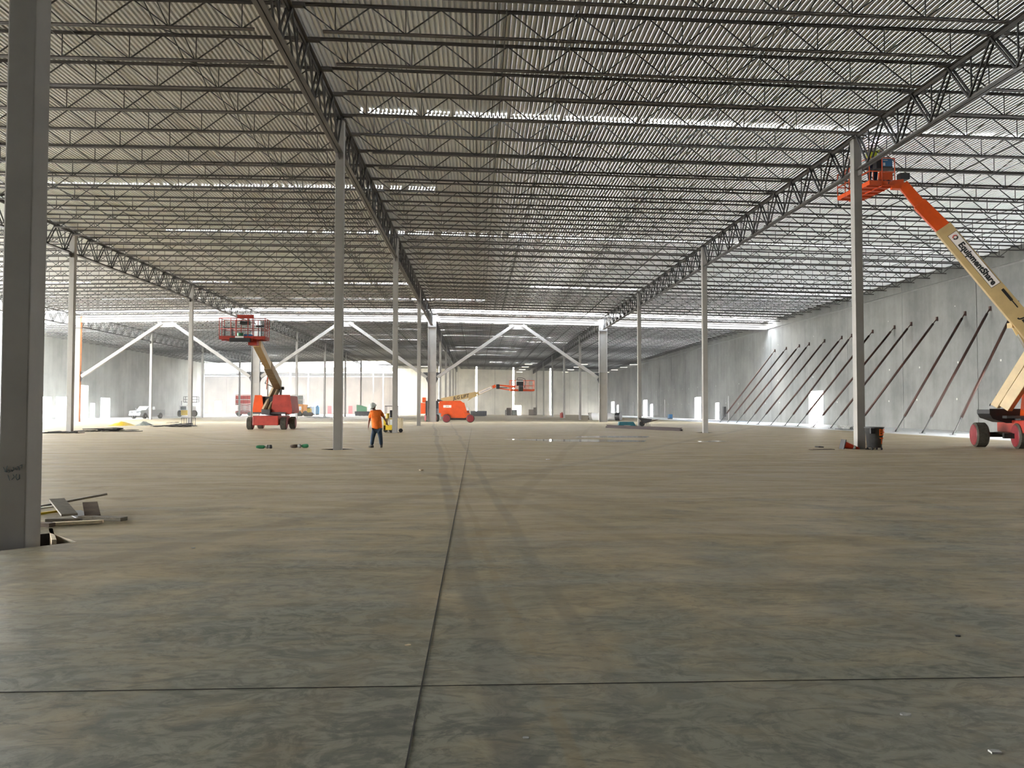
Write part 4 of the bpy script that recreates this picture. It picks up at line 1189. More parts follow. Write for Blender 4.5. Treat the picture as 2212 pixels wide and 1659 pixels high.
# the welder in the basket
Wf = W3(1884, 396, 32.0)
def JW(x, y, z): return Vector((x, y, z))
person(Vector((Wf.x, 32.0, Wf.z + 0.02)), 0, 'person in a yellow safety shirt and navy trousers welding from the highest basket', dict(
    pelvis=JW(0, 0, 0.93), chest=JW(-0.02, -0.03, 1.28), neck=JW(-0.02, -0.05, 1.45), head=JW(-0.02, -0.07, 1.58), shl=JW(-0.2, -0.04, 1.38), ell=JW(-0.33, -0.2, 1.3), wrl=JW(-0.2, -0.38, 1.5),
    shr=JW(0.17, -0.03, 1.38), elr=JW(0.32, -0.22, 1.32), wrr=JW(0.22, -0.4, 1.52), hpl=JW(-0.09, 0, 0.86), knl=JW(-0.12, -0.04, 0.47), anl=JW(-0.12, 0, 0.08),
    hpr=JW(0.09, 0, 0.86), knr=JW(0.14, -0.05, 0.47), anr=JW(0.16, 0.03, 0.08), face=(0.5, -0.8, 0.3)), vest_m, navy_m, mat('dark welding helmet', (0.02, 0.015, 0.03), 0.3))
# welding arc
pl = bpy.data.lights.new('welding_arc', 'POINT'); po = bpy.data.objects.new('welding_arc', pl); COL.objects.link(po)
pl.energy = 130; pl.color = (0.72, 0.66, 1.0); pl.shadow_soft_size = 0.05
po.location = W3(1892, 296, 30.9)

# ------------------------------------------------------------------ things round the front columns
# rubbish bin on castors
tcn = at(1889, 968, 29.05)
e = empty('trash_can', (tcn.x, 29.05, 0), 0, 'dark grey wheeled trash can with orange painted letters by the front right column', 'trash can')
MB().lathe([(0.255, 0.115), (0.335, 0.82), (0.36, 0.83), (0.36, 0.875), (0.32, 0.875), (0.24, 0.16)], 28).build('bin_body', mat('bin plastic', (0.055, 0.055, 0.055), 0.5, 0, 0.35, 5), e, smooth=True)
MB().box(-0.33, -0.17, -0.375, -0.28, 0.62, 0.84).build('handle', black, e, bevel=0.02)
MB().lathe([(0.26, 0.085), (0.27, 0.12)], 20).build('dolly', black, e)
for x, y in ((-0.18, -0.18), (0.18, -0.18), (-0.18, 0.18), (0.18, 0.18)):
    MB().cyl((x - 0.02, y, 0.045), (x + 0.02, y, 0.045), 0.045, 12).build('castor', black, e)
opaint = mat('orange spray paint', (0.85, 0.14, 0.01), 0.7)
for ch, ang, z in (('B', -1.28, 0.66), ('T', -1.05, 0.34), ('F', -0.80, 0.66)):
    r_ = 0.335 if z > 0.5 else 0.295
    p_ = Vector((r_ * math.cos(ang), r_ * math.sin(ang), z)); ex = Vector((-math.sin(ang), math.cos(ang), 0))
    lettering(ch, 0.34, e, basis(p_, ex, (0, 0, 1)), opaint, bold=0.012)
# fallen traffic cone
cp_ = flr(1808, 969)
e = empty('traffic_cone', (cp_.x + 0.05, 29.6, 0), 0.0, 'orange traffic cone lying on its side by the front right column', 'cone')
R1 = Matrix.Translation((0, 0, 0.19)) @ Matrix.Rotation(0.25, 4, 'Y') @ Matrix.Rotation(PI / 2, 4, 'Y')
MB().lathe([(0.15, 0.03), (0.115, 0.22), (0.085, 0.42), (0.06, 0.55), (0.03, 0.7)], 20).xf(R1).build('cone_body', mat('cone orange', (0.85, 0.05, 0.01), 0.45), e, smooth=True)
MB().lathe([(0.086, 0.42), (0.066, 0.53)], 20).xf(R1).build('reflective_band', white, e, smooth=True)
MB().box(-0.19, 0.19, -0.19, 0.19, 0, 0.035).xf(R1).build('cone_base', dark, e)
# small debris slabs at the same column
for px0, px1, py, lab, mt in ((1752, 1800, 971, 'thin muddy board on the floor left of the fallen cone', wood_d), (1765, 1776, 966.5, 'small dark scrap on the muddy board', tar)):
    a, b_ = flr(px0, py), flr(px1, py)
    tag(MB().box(a.x, b_.x, a.y - 0.15, a.y + 0.2, 0.0, 0.02 if mt is wood_d else 0.04).build('scrap_board', mt), lab, 'scrap')

# green wrapped bundles by the front left column
def bundle(px0, px1, py, seed, lab):
    a, b_ = flr(px0, py), flr(px1, py)
    rr = random.Random(seed)
    e = empty('bundle', ((a.x + b_.x) / 2, (a.y + b_.y) / 2, 0), 0, lab, 'bundle', 'green bundles on the floor')
    h = (b_.x - a.x) / 2
    def lump(n, x0, x1, r, mt):
        pts = [(x0 + (x1 - x0) * i / 3, rr.uniform(-0.04, 0.04), r * rr.uniform(0.8, 1.0), r * (0.55 if i in (0,) else 1.0)) for i in range(4)]
        skinned(n, pts, [(0, 1), (1, 2), (2, 3)], mt, e, 1)
    return e, h, lump
e, h, lump = bundle(553, 588, 969, 3, 'green plastic bundle with dark end on the floor, left of the pair')
lump('wrapping', -h, 0.05, 0.075, green_p); lump('tape_band', 0.05, 0.16, 0.085, foil); lump('dark_end', 0.16, h, 0.085, dark)
e, h, lump = bundle(626, 667, 967.5, 4, 'brown and green bundle nearer the front left column')
lump('dark_end', -h, -0.05, 0.08, wood_d); lump('tape_band', -0.07, 0.08, 0.09, foil); lump('wrapping', 0.06, h, 0.085, green_p)

# lumber heaped at the block-out of the nearest column
def plank(a, b_, wd, th, z0, z1, mt, lab, roll=0.0):
    a, b_ = Vector(a), Vector(b_)
    a.z, b_.z = z0 + th / 2, z1 + th / 2
    m = MB().bar(a, b_, wd, th)
    return tag(m.build('plank', mt, bevel=0.003), lab, 'plank', 'scrap lumber by the nearest column')
plank(flr(112, 1135), flr(223, 1131), 0.09, 0.04, 0.0, 0.01, wood, 'fresh pale plank, lowest of the lumber heap by the nearest column')
plank(flr(176, 1121.5), flr(268, 1125), 0.14, 0.05, 0.0, 0.0, wood_g, 'weathered grey plank at the right end of the lumber heap')
plank(flr(100, 1127.5), flr(175, 1126), 0.09, 0.045, 0.0, 0.0, wood_g, 'short mossy plank just behind the fresh pale plank')
plank(flr(85, 1099), flr(231, 1090.5), 0.09, 0.03, 0.02, 0.16, wood_g, 'long thin board reaching farthest back over the lumber heap')
plank(flr(122, 1104), flr(150, 1124), 0.20, 0.03, 0.16, 0.06, wood_g, 'broad board leaning across the middle of the lumber heap')
plank(flr(194, 1104), flr(200, 1121), 0.20, 0.02, 0.12, 0.03, wood_d, 'short brown board slanting at the right of the lumber heap')
plank(flr(84, 1105), flr(128, 1102), 0.07, 0.03, 0.03, 0.05, white, 'white painted strip at the back of the lumber heap')
plank(flr(84, 1112), flr(128, 1109), 0.06, 0.03, 0.0, 0.02, yellow, 'yellow strip under the white one in the lumber heap')
plank(flr(155, 1108), flr(187, 1119), 0.24, 0.012, 0.02, 0.0, mat('grey sheet metal', (0.33, 0.35, 0.37), 0.5), 'grey sheet scrap lying inside the lumber heap')
plank(flr(72, 1136), flr(113, 1138), 0.10, 0.05, 0.0, 0.0, wood_d, 'dark form board against the nearest column')
plank(flr(109, 1141), flr(117, 1166), 0.05, 0.14, -0.14, -0.14, wood, 'pale form board standing in the block-out of the nearest column')

# ------------------------------------------------------------------ behind the front columns
# yellow floor machine behind the second left-of-centre column
Fy = 50.9
e = empty('floor_machine', (at(850, 930, Fy).x, Fy + 0.4, 0), 0, 'dirty yellow ride-on floor machine half hidden by a grey column', 'floor machine')
ox = at(850, 930, Fy).x
def fx_(px): return at(px, 900, Fy).x - ox
def fz_(py): return at(850, py, Fy).z
MB().box(fx_(829), fx_(847), -0.5, 0.5, fz_(929), fz_(918)).box(fx_(829), fx_(834), -0.5, 0.5, fz_(929), fz_(904)).build('front_frame', yellow, e, bevel=0.02)
MB().box(fx_(841), fx_(867), -0.35, 0.6, fz_(925), fz_(904)).build('body', yel_dirty, e, bevel=0.04)
MB().box(fx_(858), fx_(868), -0.42, 0.5, fz_(926), fz_(903)).build('side_tank', wood, e, bevel=0.03)
MB().box(fx_(842), fx_(847), -0.4, -0.35, fz_(923), fz_(906)).build('panel', white, e)
MB().box(fx_(831), fx_(858), -0.4, 0.4, fz_(878), fz_(876.5)).build('canopy', black, e)
for px in (832, 857):
    for y in (-0.38, 0.38): MB().bar((fx_(px), y, fz_(902)), (fx_(px), y, fz_(878)), 0.03, 0.03).build('canopy_post', black, e)
MB().box(fx_(841), fx_(852), -0.2, 0.3, fz_(902), fz_(886)).build('seat', black, e, bevel=0.05)
MB().cyl((fx_(836), 0, fz_(904)), (fx_(836), 0, fz_(893)), 0.12, 10).build('engine', yel_dirty, e)
for px in (833, 845, 866):
    MB().cyl((fx_(px), -0.45, 0.13), (fx_(px), -0.3, 0.13), 0.13, 14).build('wheel', black, e)

# wheelbarrow, teal box, long beams
Wy = 68.8
wb0 = at(1392, 915, Wy).x
e = empty('wheelbarrow', (wb0, Wy, 0), 0, 'dark wheelbarrow beside the teal box, behind the right column row', 'wheelbarrow')
def bx_(px): return at(px, 900, Wy).x - wb0
def bz_(py): return at(1392, py, Wy).z
MB().prism([(bx_(1379), bz_(903)), (bx_(1406), bz_(905.5)), (bx_(1404), bz_(910)), (bx_(1392), bz_(914)), (bx_(1388), bz_(912))], 'y', -0.3, 0.3).build('tray', dark, e, bevel=0.02)
MB().bar((bx_(1388), -0.25, bz_(915)), (bx_(1420), -0.25, bz_(906.5)), 0.05, 0.05).bar((bx_(1388), 0.25, bz_(915)), (bx_(1420), 0.25, bz_(906.5)), 0.05, 0.05).build('handle', wood_d, e)
for s_ in (-0.25, 0.25): MB().path([(bx_(1396), s_, bz_(913)), (bx_(1399), s_, 0.02), (bx_(1403), s_, 0.02), (bx_(1402), s_, bz_(911))], 0.018, 6).build('leg', chrome, e)
MB().lathe([(0.1, -0.05), (0.22, -0.05), (0.25, 0), (0.22, 0.05), (0.1, 0.05)], 18, (bx_(1387), 0, 0.25), 'y').build('wheel', black, e)
MB().bar((bx_(1387), 0, 0.25), (bx_(1382), -0.2, bz_(904)), 0.03, 0.03).build('fork', chrome, e)
tb0 = flr(1355, 920.8)
e = empty('lidded_crate', (tb0.x, tb0.y + 0.4, 0), 0, 'teal plastic crate on the floor left of the wheelbarrow', 'crate')
hw = (flr(1374, 920.8).x - flr(1337, 920.8).x) / 2
MB().prism([(-hw, 0), (-hw * 0.5, 0), (-hw * 0.4, 0.12), (hw * 0.4, 0.12), (hw * 0.5, 0), (hw, 0), (hw * 0.72, 0.36), (-hw * 0.85, 0.36)], 'y', -0.4, 0.4).build('crate_body', teal, e, bevel=0.03)
MB().box(-hw * 0.86, hw * 0.74, -0.43, 0.43, 0.35, 0.40).build('lid', teal, e)
for i, (o_, z) in enumerate(((0, 0), (0.18, 0.0), (0.09, 0.12))):
    a, b_ = Vector((10.75, 64.0, z + 0.055)), Vector((14.35, 54.0, z + 0.055))
    s_ = Vector((0.94, 0.34, 0)) * o_
    m = MB().bar(a + s_ + Vector((0, 0, 0.05)), b_ + s_ + Vector((0, 0, 0.05)), 0.15, 0.02).bar(a + s_ + Vector((0, 0, -0.045)), b_ + s_ + Vector((0, 0, -0.045)), 0.15, 0.02).bar(a + s_, b_ + s_, 0.012, 0.1)
    tag(m.build('steel_beam', mat('dark rusty steel', (0.022, 0.009, 0.007), 0.7)), ['long rusty beam on the floor, nearer the duct side of the pair beneath', 'long rusty beam on the floor, right one of the pair beneath', 'long rusty beam resting on the other two'][i], 'beam', 'rusty beams on the floor')
# puddles
water = mat('standing water', (0.05, 0.045, 0.035), 0.03, spec=1.0)
def puddle(pts, seed, lab):
    rr = random.Random(seed)
    c = sum((Vector(p) for p in pts), Vector()) / len(pts)
    out = []
    n = len(pts)
    for i in range(n):
        a, b_ = Vector(pts[i]), Vector(pts[(i + 1) % n])
        for k in range(8):
            p = a.lerp(b_, k / 8); out.append(p + (c - p) * rr.uniform(0, 0.10))
    m = MB().prism([(p.x, p.y) for p in out], 'z', -0.002, 0.004)
    tag(m.build('puddle', water), lab, 'puddle', 'puddles on the slab', 'stuff')
puddle([flr(*q) for q in ((1085, 949), (1180, 953.5), (1290, 955), (1395, 954.8), (1400, 951.5), (1290, 949.5), (1180, 948.5))], 1, 'long puddle mirroring the far openings, nearest the camera')
puddle([flr(*q) for q in ((1235, 944.5), (1300, 945.5), (1400, 945.5), (1405, 942.5), (1330, 941.5), (1250, 942))], 2, 'thin puddle just beyond the long one')
puddle([flr(*q) for q in ((1505, 953.8), (1545, 954.3), (1580, 953.6), (1545, 952))], 3, 'small puddle to the right of the long one')

# bundle of steel lattice, white duct
e = empty('spring_rack', (16.4, 113, 0), 0, 'black coiled metal bundle on the floor left of the long white duct', 'metal bundle')
m = MB()
for i in range(7):
    x = -0.05 + i * 0.26
    m.bar((x, -0.5, 0.0), (x + 0.25, -0.5, 0.95), 0.05, 0.05).bar((x + 0.3, -0.5, 0.0), (x + 0.02, -0.5, 0.95), 0.05, 0.05)
m.bar((0, -0.5, 0.95), (1.9, -0.5, 0.95), 0.06, 0.06).bar((0, -0.5, 0.03), (1.9, -0.5, 0.03), 0.06, 0.06)
n0 = len(m.v)
m.add([(v[0] + 0.05, v[1] + 0.8, v[2]) for v in m.v[:]], m.f[:])
m.build('lattice', black, e)
da = at(1276, 898, 106)
e = empty('duct', (da.x, 105, 0), 0, 'long white duct lying behind the wide right of centre column', 'duct')
x1_ = at(1336, 898, 104).x - da.x
MB().cyl((0.2, 1.2, 0.52), (x1_ - 0.35, -1.2, 0.52), 0.52, 24).build('duct_pipe', white, e, smooth=True)
MB().cyl((x1_ - 0.36, -1.2, 0.52), (x1_ + 0.2, -1.55, 0.52), 0.56, 24).build('end_cap', black, e)
MB().cyl((0.0, 1.3, 0.50), (0.35, 1.1, 0.50), 0.54, 20).build('collar', foil, e)
bq = flr(1214, 902.6)
e = empty('drum', (bq.x, bq.y, 0), 0, 'orange-red drum at the foot of a far column right of centre', 'drum')
MB().lathe([(0.36, 0), (0.36, 0.3), (0.38, 0.32), (0.36, 0.34), (0.36, 0.8), (0.38, 0.84), (0.1, 0.84)], 18).build('drum_body', lift_red, e)
MB().box(-0.1, 0.1, -0.1, 0.1, 0.83, 1.0).build('drum_pump', lift_red, e)

# dark sheets and heaps on the left
def heap(name, px0, px1, py, n, seed, mt, lab, cat, h=0.12, kind=None, grp=None):
    rr = random.Random(seed)
    a, b_ = flr(px0, py), flr(px1, py)
    e = empty(name, ((a.x + b_.x) / 2, a.y, 0), 0, lab, cat, grp)
    L_ = (b_.x - a.x) / 2
    for i in range(n):
        x = rr.uniform(-L_ * 0.75, L_ * 0.75); ln = rr.uniform(0.35, 0.6) * L_
        z = 0.02 + h * rr.random() * (1 - abs(x) / L_)
        m = MB()
        q = 6
        top = [(x - ln + 2 * ln * k / q, rr.uniform(-0.3, -0.1) - 0.25, 0) for k in range(q + 1)]
        dz = rr.uniform(-0.08, 0.08)
        vs_ = []
        for k in range(q + 1):
            xx = x - ln + 2 * ln * k / q; zz = max(0.012, z + dz * (k / q - 0.5) + rr.uniform(-0.02, 0.03))
            vs_ += [(xx, -0.5 + rr.uniform(-0.1, 0.1), zz), (xx, 0.5 + rr.uniform(-0.1, 0.1), zz + rr.uniform(-0.01, 0.02)), (xx, 0.5, max(0.0, zz - 0.03)), (xx, -0.5, max(0.0, zz - 0.03))]
        for k in range(q): m.add([vs_[4 * k + c] for c in range(4)] + [vs_[4 * k + 4 + c] for c in range(4)], [(0, 1, 5, 4), (1, 2, 6, 5), (2, 3, 7, 6), (3, 0, 4, 7)] + ([(0, 3, 2, 1)] if k == 0 else []) + ([(4, 5, 6, 7)] if k == q - 1 else []))
        m.build('sheet', mt, e)
heap('sheet_pile', 95, 175, 935.5, 4, 1, tar, 'dark flattened sheets on the floor left of the second row column', 'sheets', 0.08)
heap('sheet_pile', 160, 284, 932, 7, 2, tar, 'dark crumpled sheets on the floor right of the second row column', 'sheets', 0.22)
heap('sheet_pile', 330, 425, 922.2, 6, 3, tar, 'black sheets heaped round the third column on the left', 'sheets', 0.3)
heap('sheet_pile', 355, 408, 920, 5, 8, tar, 'black boards stacked on the sheets by the third left column', 'sheets', 0.55)
heap('sheet_pile', 655, 722, 903.5, 6, 4, tar, 'dark sheets on the bright floor between the lift and the centre', 'sheets', 0.6)
def mound(px0, px1, pyb, pyt, mt, lab, seed, name='tarp_heap', cat='tarp'):
    a, b_ = flr(px0, pyb), flr(px1, pyb)
    Y = a.y; L_ = (b_.x - a.x) / 2; h = at(px0, pyt, Y).z
    rr = random.Random(seed)
    nx, ny = 14, 6
    vs_, fs = [], []
    for j in range(ny + 1):
        for i in range(nx + 1):
            u = i / nx * 2 - 1; v = j / ny * 2 - 1
            k = max(0.0, 1 - abs(u + 0.1 * math.sin(seed)) ** 1.3) * max(0.0, 1 - v * v)
            vs_.append((u * L_, v * 0.8, h * k * rr.uniform(0.75, 1.05)))
    for j in range(ny):
        for i in range(nx):
            q = j * (nx + 1) + i; fs.append((q, q + 1, q + nx + 2, q + nx + 1))
    m = MB().add(vs_, fs)
    o = m.build(name, mt, None, smooth=True, loc=((a.x + b_.x) / 2, Y, 0))
    tag(o, lab, cat)
mound(240, 292, 919.5, 909.5, tarp_y, 'crumpled yellow tarp on the floor at left, in front of the pickup truck', 2)
mound(294, 326, 919, 909, grey_t, 'grey rubbish bags just right of the yellow tarp', 5, 'rubbish_bags', 'bags')
sy = 69.0
s0_ = at(392, 915, sy).x
e = empty('sawhorse', (s0_, sy, 0), 0, 'thin metal trestle beside the third column on the left', 'trestle')
m = MB()
for x in (0, 0.42, 0.62, 0.98):
    for y in (0, 0.6): m.bar((x, y, 0), (x, y, 0.72), 0.03, 0.03)
m.build('leg_frame', dark, e)
MB().box(-0.03, 1.0, -0.03, 0.63, 0.70, 0.74).build('top_rail', dark, e)

# cart with foil-wrapped load behind the front right column
cy_ = 57.5
cx0 = at(1812, 925, cy_).x
e = empty('hand_cart', (cx0, cy_, 0), 0, 'low cart with a dirty wrapped load, left of the front right column', 'cart')
MB().prism([(0, 0.32), (1.0, 0.34), (0.9, 0.05), (0.15, 0.1)], 'y', -0.4, 0.4).build('wrapped_load', foil, e, bevel=0.05)
MB().box(-0.1, 1.1, -0.42, 0.42, 0.03, 0.07).build('cart_bed', black, e)
MB().lathe([(0.03, -0.03), (0.11, -0.03), (0.11, 0.03), (0.03, 0.03)], 12, (0.75, -0.46, 0.11), 'y').build('wheel', dark, e)
MB().bar((0.75, -0.4, 0.12), (1.25, -0.4, 0.45), 0.04, 0.04).build('handle', rust, e)

# ------------------------------------------------------------------ far machines on the left
# pickup truck
TY = 121.0
tx = at(318, 900, TY).x
white_t = mat('truck white paint', (0.36, 0.37, 0.37), 0.35)
e = empty('pickup_truck', (tx, TY, 0), math.radians(0), 'white pickup truck parked by the left concrete wall', 'pickup truck')
ph = math.radians(152)   # nose towards the left and the camera
e.rotation_euler = (0, 0, math.radians(77))
# local: nose at -x
def mirror_box(m, x0, x1, y0, y1, z0, z1): m.box(x0, x1, y0, y1, z0, z1); return m
body = MB().prism([(-2.85, 0.55), (-2.9, 1.0), (-2.75, 1.22), (-1.35, 1.30), (0.75, 1.32), (2.9, 1.32), (2.95, 0.75), (2.85, 0.55)], 'y', -0.98, 0.98)
body.build('body', white_t, e, bevel=0.05)
MB().prism([(-1.45, 1.28), (-0.7, 1.9), (0.55, 1.93), (0.85, 1.28)], 'y', -0.86, 0.86).build('cab', white_t, e, bevel=0.06)
MB().prism([(-1.36, 1.33), (-0.74, 1.84), (-0.70, 1.84), (-1.30, 1.33)], 'y', -0.78, 0.78).build('windscreen', glass_d, e)
for s_ in (-1, 1):
    MB().prism([(-1.12, 1.36), (-0.66, 1.80), (-0.05, 1.82), (-0.05, 1.36)], 'y', s_ * 0.868 - 0.01, s_ * 0.868 + 0.01).prism([(0.02, 1.36), (0.02, 1.82), (0.45, 1.82), (0.66, 1.36)], 'y', s_ * 0.868 - 0.01, s_ * 0.868 + 0.01).build('side_window', glass_d, e)
    MB().box(-1.25, -1.1, s_ * 1.02 - 0.12, s_ * 1.02 + 0.12, 1.35, 1.62).build('mirror', dark, e)
    MB().box(-2.93, -2.84, s_ * 0.78 - 0.14, s_ * 0.78 + 0.14, 0.95, 1.15).build('headlamp', glass_d, e)
    for x in (-1.85, 1.85):
        ty_ = MB().lathe([(0.2, -0.13), (0.38, -0.13), (0.40, -0.1), (0.40, 0.1), (0.38, 0.13), (0.2, 0.13)], 20, (x, s_ * 0.9, 0.40), 'y').build('wheel', tyre, e)
        MB().lathe([(0.05, -0.135), (0.24, -0.12), (0.24, 0.12), (0.05, 0.135)], 16, (x, s_ * 0.9, 0.40), 'y').build('hubcap', foil, ty_)
        MB().lathe([(0.4, -0.02), (0.47, -0.02), (0.47, 0.02), (0.4, 0.02)], 20, (x, s_ * 0.975, 0.44), 'y').build('wheel_arch', dark, e)
MB().box(-2.94, -2.86, -0.62, 0.62, 0.84, 1.16).build('grille', dark, e)
MB().box(-2.96, -2.90, -0.26, 0.26, 0.94, 1.06).build('emblem', white, e)
MB().box(-3.02, -2.75, -0.95, 0.95, 0.48, 0.72).build('front_bumper', white_t, e, bevel=0.04)
MB().box(-3.03, -3.0, -0.5, 0.5, 0.55, 0.62).build('bumper_grille', dark, e)
MB().box(0.95, 2.8, -0.85, 0.85, 1.30, 1.335).build('bed_opening', dark, e)
MB().box(0.8, 1.05, -0.5, 0.0, 1.93, 2.6).build('rack_lamp', white, e) if False else None

def wheels4(par, xs, y, r, wd, m_=None):
    for x in xs:
        for s_ in (-1, 1):
            MB().lathe([(r * 0.4, -wd / 2), (r * 0.95, -wd / 2), (r, -wd / 4), (r, wd / 4), (r * 0.95, wd / 2), (r * 0.4, wd / 2)], 16, (x, s_ * y, r), 'y').build('wheel', m_ or tyre, par)
# white telehandler with a yellow front and platform on a mast
ty0 = 150.0
tx = at(409, 890, ty0).x
e = empty('telehandler', (tx, ty0, 0), 0, 'white and yellow telehandler with a railed platform, behind the third left column', 'telehandler')
def tx_(px): return at(px, 880, ty0).x - tx
def tz_(py): return at(409, py, ty0).z
MB().box(tx_(391), tx_(420), -0.9, 0.9, tz_(889), tz_(876)).build('body', white, e, bevel=0.08)
MB().box(tx_(395), tx_(412), -0.95, -0.88, tz_(897), tz_(886)).build('bumper', yellow, e)
MB().box(tx_(394), tx_(406), -0.93, -0.89, tz_(885), tz_(878)).build('windscreen', glass_d, e)
MB().bar((tx_(404), 0, tz_(880)), (tx_(414), 0, tz_(867)), 0.3, 0.35).build('boom', dark, e)
for px in (392, 423):
    MB().lathe([(0.25, -0.25), (0.55, -0.25), (0.6, -0.15), (0.6, 0.15), (0.55, 0.25), (0.25, 0.25)], 16, (tx_(px), -0.8, 0.6), 'x' if px == 392 else 'y').build('wheel', tyre, e)
MB().bar((tx_(392), 0, 0.4), (tx_(392), 0, tz_(866)), 0.08, 0.08).build('exhaust_stack', dark, e)
pm = MB()
for z0 in (869, 863, 857):
    for y in (-0.5, 0.5): pm.bar((tx_(398.5), y, tz_(z0)), (tx_(427.5), y, tz_(z0)), 0.07, 0.07)
for px in (398.5, 413, 427.5):
    for y in (-0.5, 0.5): pm.bar((tx_(px), y, tz_(869)), (tx_(px), y, tz_(857)), 0.07, 0.07)
pm.box(tx_(398.5), tx_(427.5), -0.5, 0.5, tz_(869.5), tz_(868.5))
pm.build('platform', dark, e)
# scissor lifts
def scissor(px0, px1, pyt, pyb, Y, m_, lab, panels=True):
    x0, x1 = at(px0, pyb, Y).x, at(px1, pyb, Y).x
    zt_ = at(px0, pyt, Y).z
    e = empty('scissor_lift', ((x0 + x1) / 2, Y, 0), 0, lab, 'scissor lift', 'scissor lifts far behind')
    h = (x1 - x0) / 2
    MB().box(-h, h, -0.8, 0.8, 0.35, 1.05).build('chassis', m_, e, bevel=0.04)
    wheels4(e, (-h * 0.7, h * 0.7), 0.75, 0.4, 0.3)
    m = MB()
    for i in range(3):
        z0, z1 = 1.05 + i * 0.42, 1.05 + (i + 1) * 0.42
        for y in (-0.6, 0.6): m.bar((-h * 0.8, y, z0), (h * 0.8, y, z1), 0.1, 0.1).bar((h * 0.8, y, z0), (-h * 0.8, y, z1), 0.1, 0.1)
    m.build('scissor_arms', m_, e)
    MB().box(-h, h, -0.8, 0.8, 2.3, 2.42).build('platform', m_, e)
    m = MB()
    for z in (2.45, (2.4 + zt_) / 2, zt_):
        for y in (-0.78, 0.78): m.bar((-h, y, z), (h, y, z), 0.07, 0.07)
    for i in range(5):
        for y in (-0.78, 0.78): m.bar((-h + i * h / 2, y, 2.4), (-h + i * h / 2, y, zt_), 0.06, 0.06)
    m.build('guard_rail', m_, e)
    if panels:
        for a, b_ in ((0.06, 0.44), (0.54, 0.92)):
            MB().box(-h * 0.97, h * 0.97, -0.80, -0.78, 2.45 + (zt_ - 2.45) * a, 2.45 + (zt_ - 2.45) * b_).build('side_panel', mat('faded red mesh', (0.70, 0.10, 0.09), 0.7) if m_ is lift_red else grey_t, e)
scissor(511, 546, 853, 898, 165, lift_red, 'red scissor lift seen between the columns left of the red boom lift')
scissor(614, 656, 853, 897, 178, mat('grey lift paint', (0.30, 0.29, 0.28), 0.5), 'grey scissor lift behind the hood of the red boom lift')
# orange-yellow telehandler
ky = 160.0; kx = at(656, 890, ky).x
e = empty('telehandler', (kx, ky, 0), 0, 'orange-yellow telehandler right of the red boom lift, far behind', 'telehandler')
def kx_(px): return at(px, 880, ky).x - kx
def kz_(py): return at(656, py, ky).z
oy = mat('amber paint', (0.80, 0.32, 0.02), 0.45)
MB().box(kx_(645), kx_(656), -0.8, 0.8, kz_(893), kz_(873)).build('cab', oy, e, bevel=0.1)
MB().box(kx_(648), kx_(653), -0.83, -0.79, kz_(886), kz_(878)).build('window', glass_d, e)
MB().box(kx_(656), kx_(664), -0.6, 0.8, kz_(892), kz_(874)).build('engine_cover', oy, e, bevel=0.08)
MB().bar((kx_(652), 0.3, kz_(882)), (kx_(668), 0.2, kz_(880)), 0.3, 0.35).build('boom', dark, e)
wheels4(e, (kx_(648), kx_(662)), 0.85, 0.55, 0.4)
gx = at(668, 890, 158).x
e = empty('forklift', (gx, 158, 0), 0, 'small yellow forklift touching the orange-yellow telehandler on its right', 'forklift')
def gx_(px): return at(px, 880, 158).x - gx
def gz_(py): return at(668, py, 158).z
MB().box(gx_(664.5), gx_(672), -0.6, 0.8, gz_(894), gz_(882)).build('body', yellow, e, bevel=0.1)
MB().box(gx_(665), gx_(671), -0.6, 0.6, gz_(880), gz_(878.5)).build('overhead_guard', white, e)
for px in (665.5, 670.5): MB().bar((gx_(px), -0.5, gz_(883)), (gx_(px), -0.5, gz_(880)), 0.08, 0.08).build('guard_post', dark, e)
wheels4(e, (gx_(664.8), gx_(671)), 0.6, 0.42, 0.3)
# blue tanks
for px0, px1, pyt, Y, mt, lab in ((673, 681, 878, 190, mat('pale blue steel', (0.25, 0.32, 0.45), 0.5), 'pale blue-grey tank left of the narrow blue cabinet, far behind'), (682.5, 689.5, 878, 186, blue_p, 'narrow blue cabinet far behind, right of the yellow machines')):
    x0, x1 = at(px0, 890, Y).x, at(px1, 890, Y).x
    e = empty('storage_tank' if 'tank' in lab else 'storage_cabinet', ((x0 + x1) / 2, Y, 0), 0, lab, 'tank' if 'tank' in lab else 'cabinet')
    h = (x1 - x0) / 2; z = at(px0, pyt, Y).z
    MB().box(-h, h, -0.6, 0.6, 0.25, z).build('casing', mt, e, bevel=0.08)
    MB().box(-h * 0.9, h * 0.9, -0.55, 0.55, 0, 0.26).build('skid', dark, e)
    MB().box(-h * 0.5, h * 0.5, -0.3, 0.3, z, z + 0.25).build('top_fitting', mt, e)
